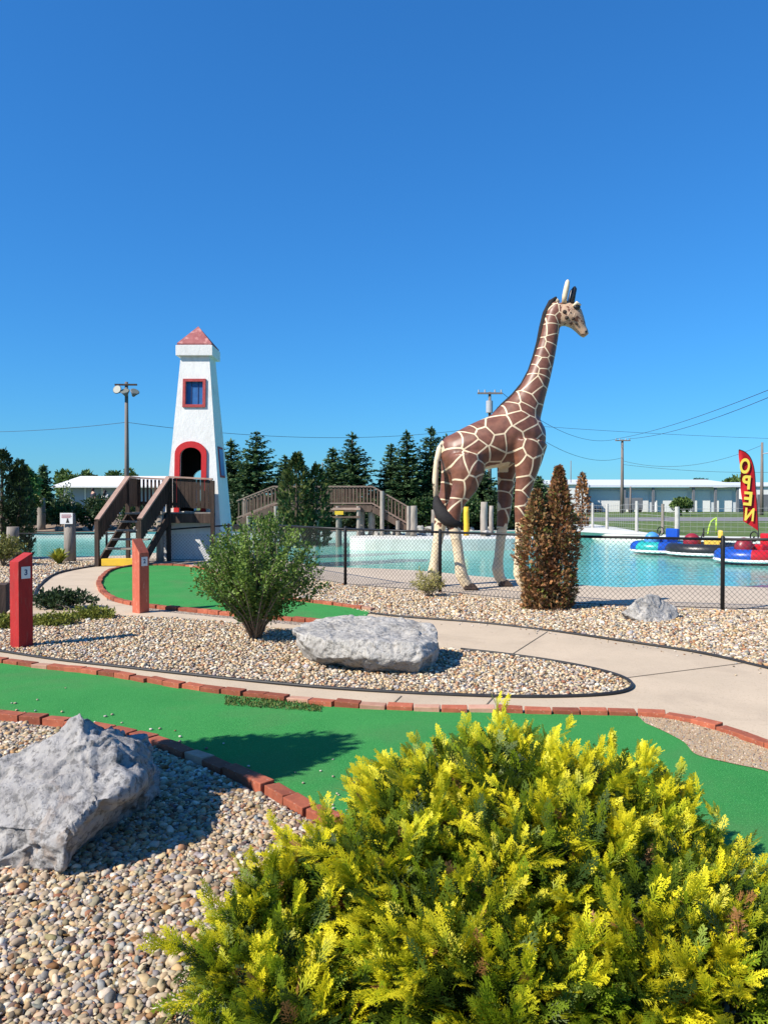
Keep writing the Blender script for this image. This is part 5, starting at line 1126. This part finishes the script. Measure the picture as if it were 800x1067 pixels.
# ------------------------------------------------------------------ poles and wires
def pole(name, label, px, top, Y, r, arms=(), cat='utility pole'):
    tp = P(px, top, Y); t = thing(name, label, cat, (tp.x, Y, -.03)); MB().tube([(tp.x, Y, -.05), (tp.x, Y, tp.z * .5), (tp.x, Y, tp.z)], [r * 1.25, r, r * .75], 10).obj('pole', M['pole_wood'], t, smooth=True)
    for dz, L in arms:
        MB().box((tp.x, Y - r, tp.z - dz), (L, .12, .14)).obj('crossarm', M['pole_wood'], t); m = MB()
        for k in (-.45, -.2, .2, .45): m.tube([(tp.x + k * L, Y - r, tp.z - dz + .07), (tp.x + k * L, Y - r, tp.z - dz + .28)], .06, 6)
        m.obj('insulator', M['grey_metal'], t)
    return t, tp
t, tp1 = pole('utility_pole', 'utility pole with a crossarm behind the giraffe back', 510, 408.5, 62, .15, ((.12, 2.0),))
MB().tube([(tp1.x - .06, 61.7, tp1.z - 1.7), (tp1.x - .06, 61.7, tp1.z - .75)], .27, 12).obj('transformer', M['grey_metal'], t)
t, tp2 = pole('utility_pole', 'utility pole with a crossarm in front of the storage building', 648, 458, 102, .2, ((.15, 2.0),))
t, tp3 = pole('utility_pole', 'utility pole with a small lamp at the right edge beside the flag', 793.5, 461, 88, .17)
MB().tube([(tp3.x, 87.8, tp3.z - 1.3), (tp3.x + .7, 87.6, tp3.z - 1.2)], .06, 6).obj('lamp_arm', M['grey_metal'], t); MB().sphere((tp3.x + .8, 87.6, tp3.z - 1.35), (.28, .2, .2), 10, 6).obj('lamp', M['siding_dark'], t)
pole('utility_pole', 'thin distant pole beside the storage building pole', 656.5, 507, 104, .13); pole('utility_pole', 'thin distant pole above the dead cedar', 594.5, 480, 110, .07); pole('utility_pole', 'thin distant pole seen over the bridge between spruces', 336, 482, 90, .09)
t, tf_ = pole('floodlight_pole', 'tall wooden floodlight pole with three round lamps behind the stairs', 132, 398, 46, .125, (), 'floodlight pole')
MB().box((tf_.x, 45.9, tf_.z - .18), (1.32, .10, .10)).obj('crossarm', M['dark_wood'], t)
for dx, dz, tilt, yaw in ((-.44, -.50, -15, -10), (.02, -.60, -50, 0), (.60, -.62, -45, 40)):
    fl_ = thing('floodlight', None, None); fl_.parent = t; fl_.location = (dx, -.32, tf_.z + .03 + dz); fl_.rotation_euler = (R(tilt), 0, R(yaw)) if 1 else 0
    m = MB(); m.tube([(0, .34, 0), (0, .20, 0), (0, .0, 0), (0, -.02, 0)], [.08, .14, .27, .27], 16); local(m.obj('housing', M['siding_dark'], fl_, smooth=True)); m = MB(); m.tube([(0, -.02, 0), (0, -.035, 0)], .235, 16); local(m.obj('lens', M['lamp_lens'], fl_))
def wire(label, a, b, sag, r=.02):
    pts = []
    for k in range(25): u = k / 24; p = Vector(a).lerp(Vector(b), u); p.z -= sag * 4 * u * (1 - u); pts.append(p)
    tag(MB().tube(pts, r, 5).obj('power_line', M['wire_line'], smooth=True), label, 'power line')
wire('upper power line rising from the storage building pole to the upper right edge', tp2 + Vector((-.8, 0, .1)), P(840, 390, 45), .5, .022); wire('lower power line rising from the storage building pole to the right edge', tp2 + Vector((.8, 0, .1)), P(840, 397, 45), .7, .022)
wire('faint power line crossing between the two crossarm poles', tp1 + Vector((.8, 0, .1)), tp2 + Vector((-.7, 0, .1)), 1.6); wire('lower power line sagging from behind the giraffe to the storage building pole', tp1 + Vector((.6, 0, -1.2)), tp2 + Vector((0, 0, -2.4)), 1.8)
wire('nearly level power line high over the storage building', P(560, 444, 95), P(840, 458, 100), .2); wire('sagging power line from the storage building pole to the pole beside the flag', tp2 + Vector((0, 0, -2.8)), tp3 + Vector((0, 0, -.3)), 1.5)
wire('low straight power line above the storage building roof', tp2 + Vector((0, 0, -3.3)), P(840, 491, 95), .5); wire('power line from the left edge to the floodlight pole', P(-60, 449.5, 60), P(132, 440, 46.2), .25, .014); wire('power line from the floodlight pole to the pole behind the giraffe', P(132, 440, 46.2), tp1 + Vector((-.3, 0, -2.8)), .9, .014)

# ------------------------------------------------------------------ buildings
def gx(px, Y): return (px - CX) / F * Y
wb = thing('storage_building', 'long low grey storage building with open bays on the right horizon', 'building', V(gx(690, 115), 115)); Y0 = 112.0; x0, x1 = gx(612, Y0), gx(771, Y0); ze, zr = P(690, 507.5, Y0).z, P(690, 501.5, Y0 + 14).z
m = MB(); m.box(((x0 + x1) / 2, Y0 + 1.5, ze / 2 - .05), (x1 - x0, .3, ze + .05)); m.box((x0 + .15, Y0 + 9, ze / 2 - .05), (.3, 8.6, ze)); m.box((x1 - .15, Y0 + 9, ze / 2 - .05), (.3, 8.6, ze)); m.box(((x0 + x1) / 2, Y0 + 13.5, ze / 2 - .05), (x1 - x0, .3, ze)); m.obj('wall', M['siding'], wb)
m = MB(); e = .8; m.add([(x0 - e, Y0, ze), (x1 + e, Y0, ze), (x1 + e, Y0 + 14, zr), (x0 - e, Y0 + 14, zr), (x0 - e, Y0, ze + .28), (x1 + e, Y0, ze + .28), (x1 + e, Y0 + 14, zr + .28), (x0 - e, Y0 + 14, zr + .28)], [(3, 2, 1, 0), (4, 5, 6, 7), (0, 1, 5, 4), (1, 2, 6, 5), (2, 3, 7, 6), (3, 0, 4, 7)]); m.obj('roof', M['siding'], wb)
for px in (612, 651, 681, 723, 746, 769): MB().box((gx(px, Y0), Y0 + .4, ze / 2 - .05), (.32, .32, ze)).obj('column', M['siding_dark'], wb)
for a, b in ((616, 648), (656, 678), (686, 719), (727, 743), (750, 766)): MB().box((gx((a + b) / 2, Y0), Y0 + 1.28, ze * .42), (gx(b, Y0) - gx(a, Y0), .15, ze * .84)).obj('bay_door', M['white'], wb)
for k, (px, w_, h_, mt_, lab) in enumerate(((621, 1.2, .9, 'siding_blue', 'grey blue crate in the left bay of the storage building'), (660, 2.2, 1.7, 'siding_dark', 'dark parked trailer at the front of the storage building'), (575.5, .9, .9, 'siding_dark', 'dark machine beside the white shed'))):
    t = thing('trailer' if k == 1 else 'crate', lab, 'trailer' if k == 1 else 'crate', V(gx(px, Y0 - 1), Y0 - 1)); MB().box((gx(px, Y0 - 1), Y0 - 1, h_ / 2 + .35), (w_, 1.2, h_)).obj('body', M[mt_], t, bevel=.05); m = MB()
    for q in (-.3, .3): m.tube([(gx(px, Y0 - 1) + q * w_, Y0 - 1.75, .3), (gx(px, Y0 - 1) + q * w_, Y0 - 1.55, .3)], .32, 12)
    m.obj('wheel', M['edging'], t)
def shed(label, a, b, top, Y, depth, mat='white'):
    xa, xb = gx(a, Y), gx(b, Y); z_ = P(a, top, Y).z; t = thing('white_shed', label, 'building', V((xa + xb) / 2, Y)); MB().box(((xa + xb) / 2, Y + depth / 2, z_ / 2 - .03), (xb - xa, depth, z_ + .05)).obj('wall', M[mat], t); m = MB()
    m.add([(xa - .3, Y - .3, z_), (xb + .3, Y - .3, z_), (xb + .3, Y + depth, z_), (xa - .3, Y + depth, z_), (xa - .3, Y - .3, z_ + .15), (xb + .3, Y - .3, z_ + .15), (xb + .3, Y + depth, z_ + .9), (xa - .3, Y + depth, z_ + .9)], [(3, 2, 1, 0), (4, 5, 6, 7), (0, 1, 5, 4), (1, 2, 6, 5), (2, 3, 7, 6), (3, 0, 4, 7)]); m.obj('roof', M['siding'], t); return t, xa, xb, z_
t, xa, xb, z_ = shed('plain white shed adjoining the left end of the storage building', 566, 611, 505, 108, 9)
t, xa, xb, z_ = shed('white building at the right edge behind the flag', 774, 840, 507, 118, 10); MB().box((gx(797, 118), 117.95, 1.3), (2.6, .1, 2.6)).obj('door', M['siding_dark'], t)
tb = thing('white_roofed_building', 'low building with a bright white roof behind the hedge at the left', 'building', V(gx(110, 64), 66)); Y0 = 62.0; x0, x1 = gx(59, Y0), gx(172, Y0); z1, z2 = P(100, 508, Y0).z, P(100, 497.5, Y0 + 6).z
MB().box(((x0 + x1) / 2, Y0 + 6, z1 / 2 - .02), (x1 - x0, 9, z1)).obj('wall', M['siding_blue'], tb)  # the wall's shade is put into its blue grey colour
m = MB(); m.add([(x0 - .4, Y0, z1), (x1 + .4, Y0, z1), (x1 + .4, Y0 + 6, z2), (x0 - .4, Y0 + 6, z2), (x0 - .4, Y0 + 12, z1), (x1 + .4, Y0 + 12, z1), (x0 - .4, Y0, z1 + .12), (x1 + .4, Y0, z1 + .12), (x1 + .4, Y0 + 6, z2 + .12), (x0 - .4, Y0 + 6, z2 + .12), (x0 - .4, Y0 + 12, z1 + .12), (x1 + .4, Y0 + 12, z1 + .12)], [(0, 1, 2, 3), (3, 2, 5, 4), (6, 9, 8, 7), (9, 10, 11, 8), (0, 6, 7, 1), (4, 5, 11, 10), (0, 3, 9, 6), (3, 4, 10, 9), (1, 7, 8, 2), (2, 8, 11, 5)]); m.obj('roof', M['white'], tb)
for px in (66, 82, 100, 118, 136, 154): MB().box((gx(px, Y0), Y0 + 1.45, z1 * .5), (.12, .08, z1)).obj('pilaster', M['siding'], tb)

# ------------------------------------------------------------------ two far people
def person(label, px, head_y, Y, shirt, legsm, hair_long, turn, arm):
    hz = P(px, head_y, Y).z; gz = hz - 1.68; x = gx(px, Y); t = thing('person', label, 'person', (x, Y, gz)); t.rotation_euler.z = turn
    def skin(name, verts, edges, rad, mat, parent, root=0):
        me = bpy.data.meshes.new(name); me.from_pydata(verts, edges, []); o = bpy.data.objects.new(name, me); C.objects.link(o); md = o.modifiers.new('s', 'SKIN'); md.use_smooth_shade = True
        for i, r in enumerate(rad): me.skin_vertices[0].data[i].radius = r; me.skin_vertices[0].data[i].use_root = (i == root)
        o.modifiers.new('u', 'SUBSURF').levels = 1; m2 = bpy.data.meshes.new_from_object(o.evaluated_get(bpy.context.evaluated_depsgraph_get())); bpy.data.objects.remove(o); m2.materials.clear(); m2.materials.append(mat); return local(link(name, m2, parent))
    vs = [(0, 0, .95), (0, 0, 1.15), (0, 0, 1.38), (0, 0, 1.48), (0, -.015, 1.57), (0, -.01, 1.66), (.10, 0, .88), (.11, -.02, .50), (.11, .01, .10), (.11, -.09, .05), (-.10, 0, .88), (-.11, -.02, .50), (-.11, .01, .10), (-.11, -.09, .05), (.18, 0, 1.38), (.24, .0, 1.12), (.20, -arm, 1.12 - .22 + arm * .8), (-.18, 0, 1.38), (-.24, 0, 1.12), (-.20, -arm, 1.12 - .22 + arm * .8), (0, -.10, 1.57)]
    ed = [(0, 1), (1, 2), (2, 3), (3, 4), (4, 5), (0, 6), (6, 7), (7, 8), (8, 9), (0, 10), (10, 11), (11, 12), (12, 13), (2, 14), (14, 15), (15, 16), (2, 17), (17, 18), (18, 19), (4, 20)]
    rd = [(.15, .11), (.14, .10), (.16, .11), (.055, .055), (.085, .10), (.06, .07), (.09, .09), (.06, .06), (.045, .045), (.04, .03), (.09, .09), (.06, .06), (.045, .045), (.04, .03), (.055, .055), (.045, .045), (.035, .035), (.055, .055), (.045, .045), (.035, .035), (.016, .016)]
    skin('body', vs, ed, rd, M['skin'], t)
    skin('shirt', [(0, 0, .92), (0, 0, 1.15), (0, 0, 1.40), (.18, 0, 1.39), (.235, 0, 1.16), (-.18, 0, 1.39), (-.235, 0, 1.16)], [(0, 1), (1, 2), (2, 3), (3, 4), (2, 5), (5, 6)], [(.17, .13), (.16, .12), (.175, .125), (.07, .07), (.06, .06), (.07, .07), (.06, .06)], M[shirt], t)
    skin('shorts', [(0, 0, .98), (0, 0, .90), (.11, 0, .80), (.115, -.01, .55), (-.11, 0, .80), (-.115, -.01, .55)], [(0, 1), (1, 2), (2, 3), (1, 4), (4, 5)], [(.165, .125), (.16, .125), (.105, .105), (.09, .09), (.105, .105), (.09, .09)], M[legsm], t, 1)
    m = MB(); m.sphere((0, .02, 1.62), (.10, .105, .10), 12, 8)
    if hair_long: m.tube([(0, .06, 1.62), (0, .09, 1.48), (0, .09, 1.34)], [.085, .08, .04], 8)
    local(m.obj('hair', M['hair'], t, smooth=True)); m = MB()
    for s in (-1, 1): m.sphere((s * .035, -.095, 1.58), .011, 6, 5)
    local(m.obj('eye', M['ink'], t)); return t
person('person with dark hair in a dark top and tan shorts behind the hedge', 97.3, 509, 46, 'cloth_dark', 'cloth_tan', False, R(140), .2)
person('person with long dark hair in a white top behind the hedge near the stairs', 110, 511, 46.4, 'cloth_white', 'grey_short', True, R(160), .12)
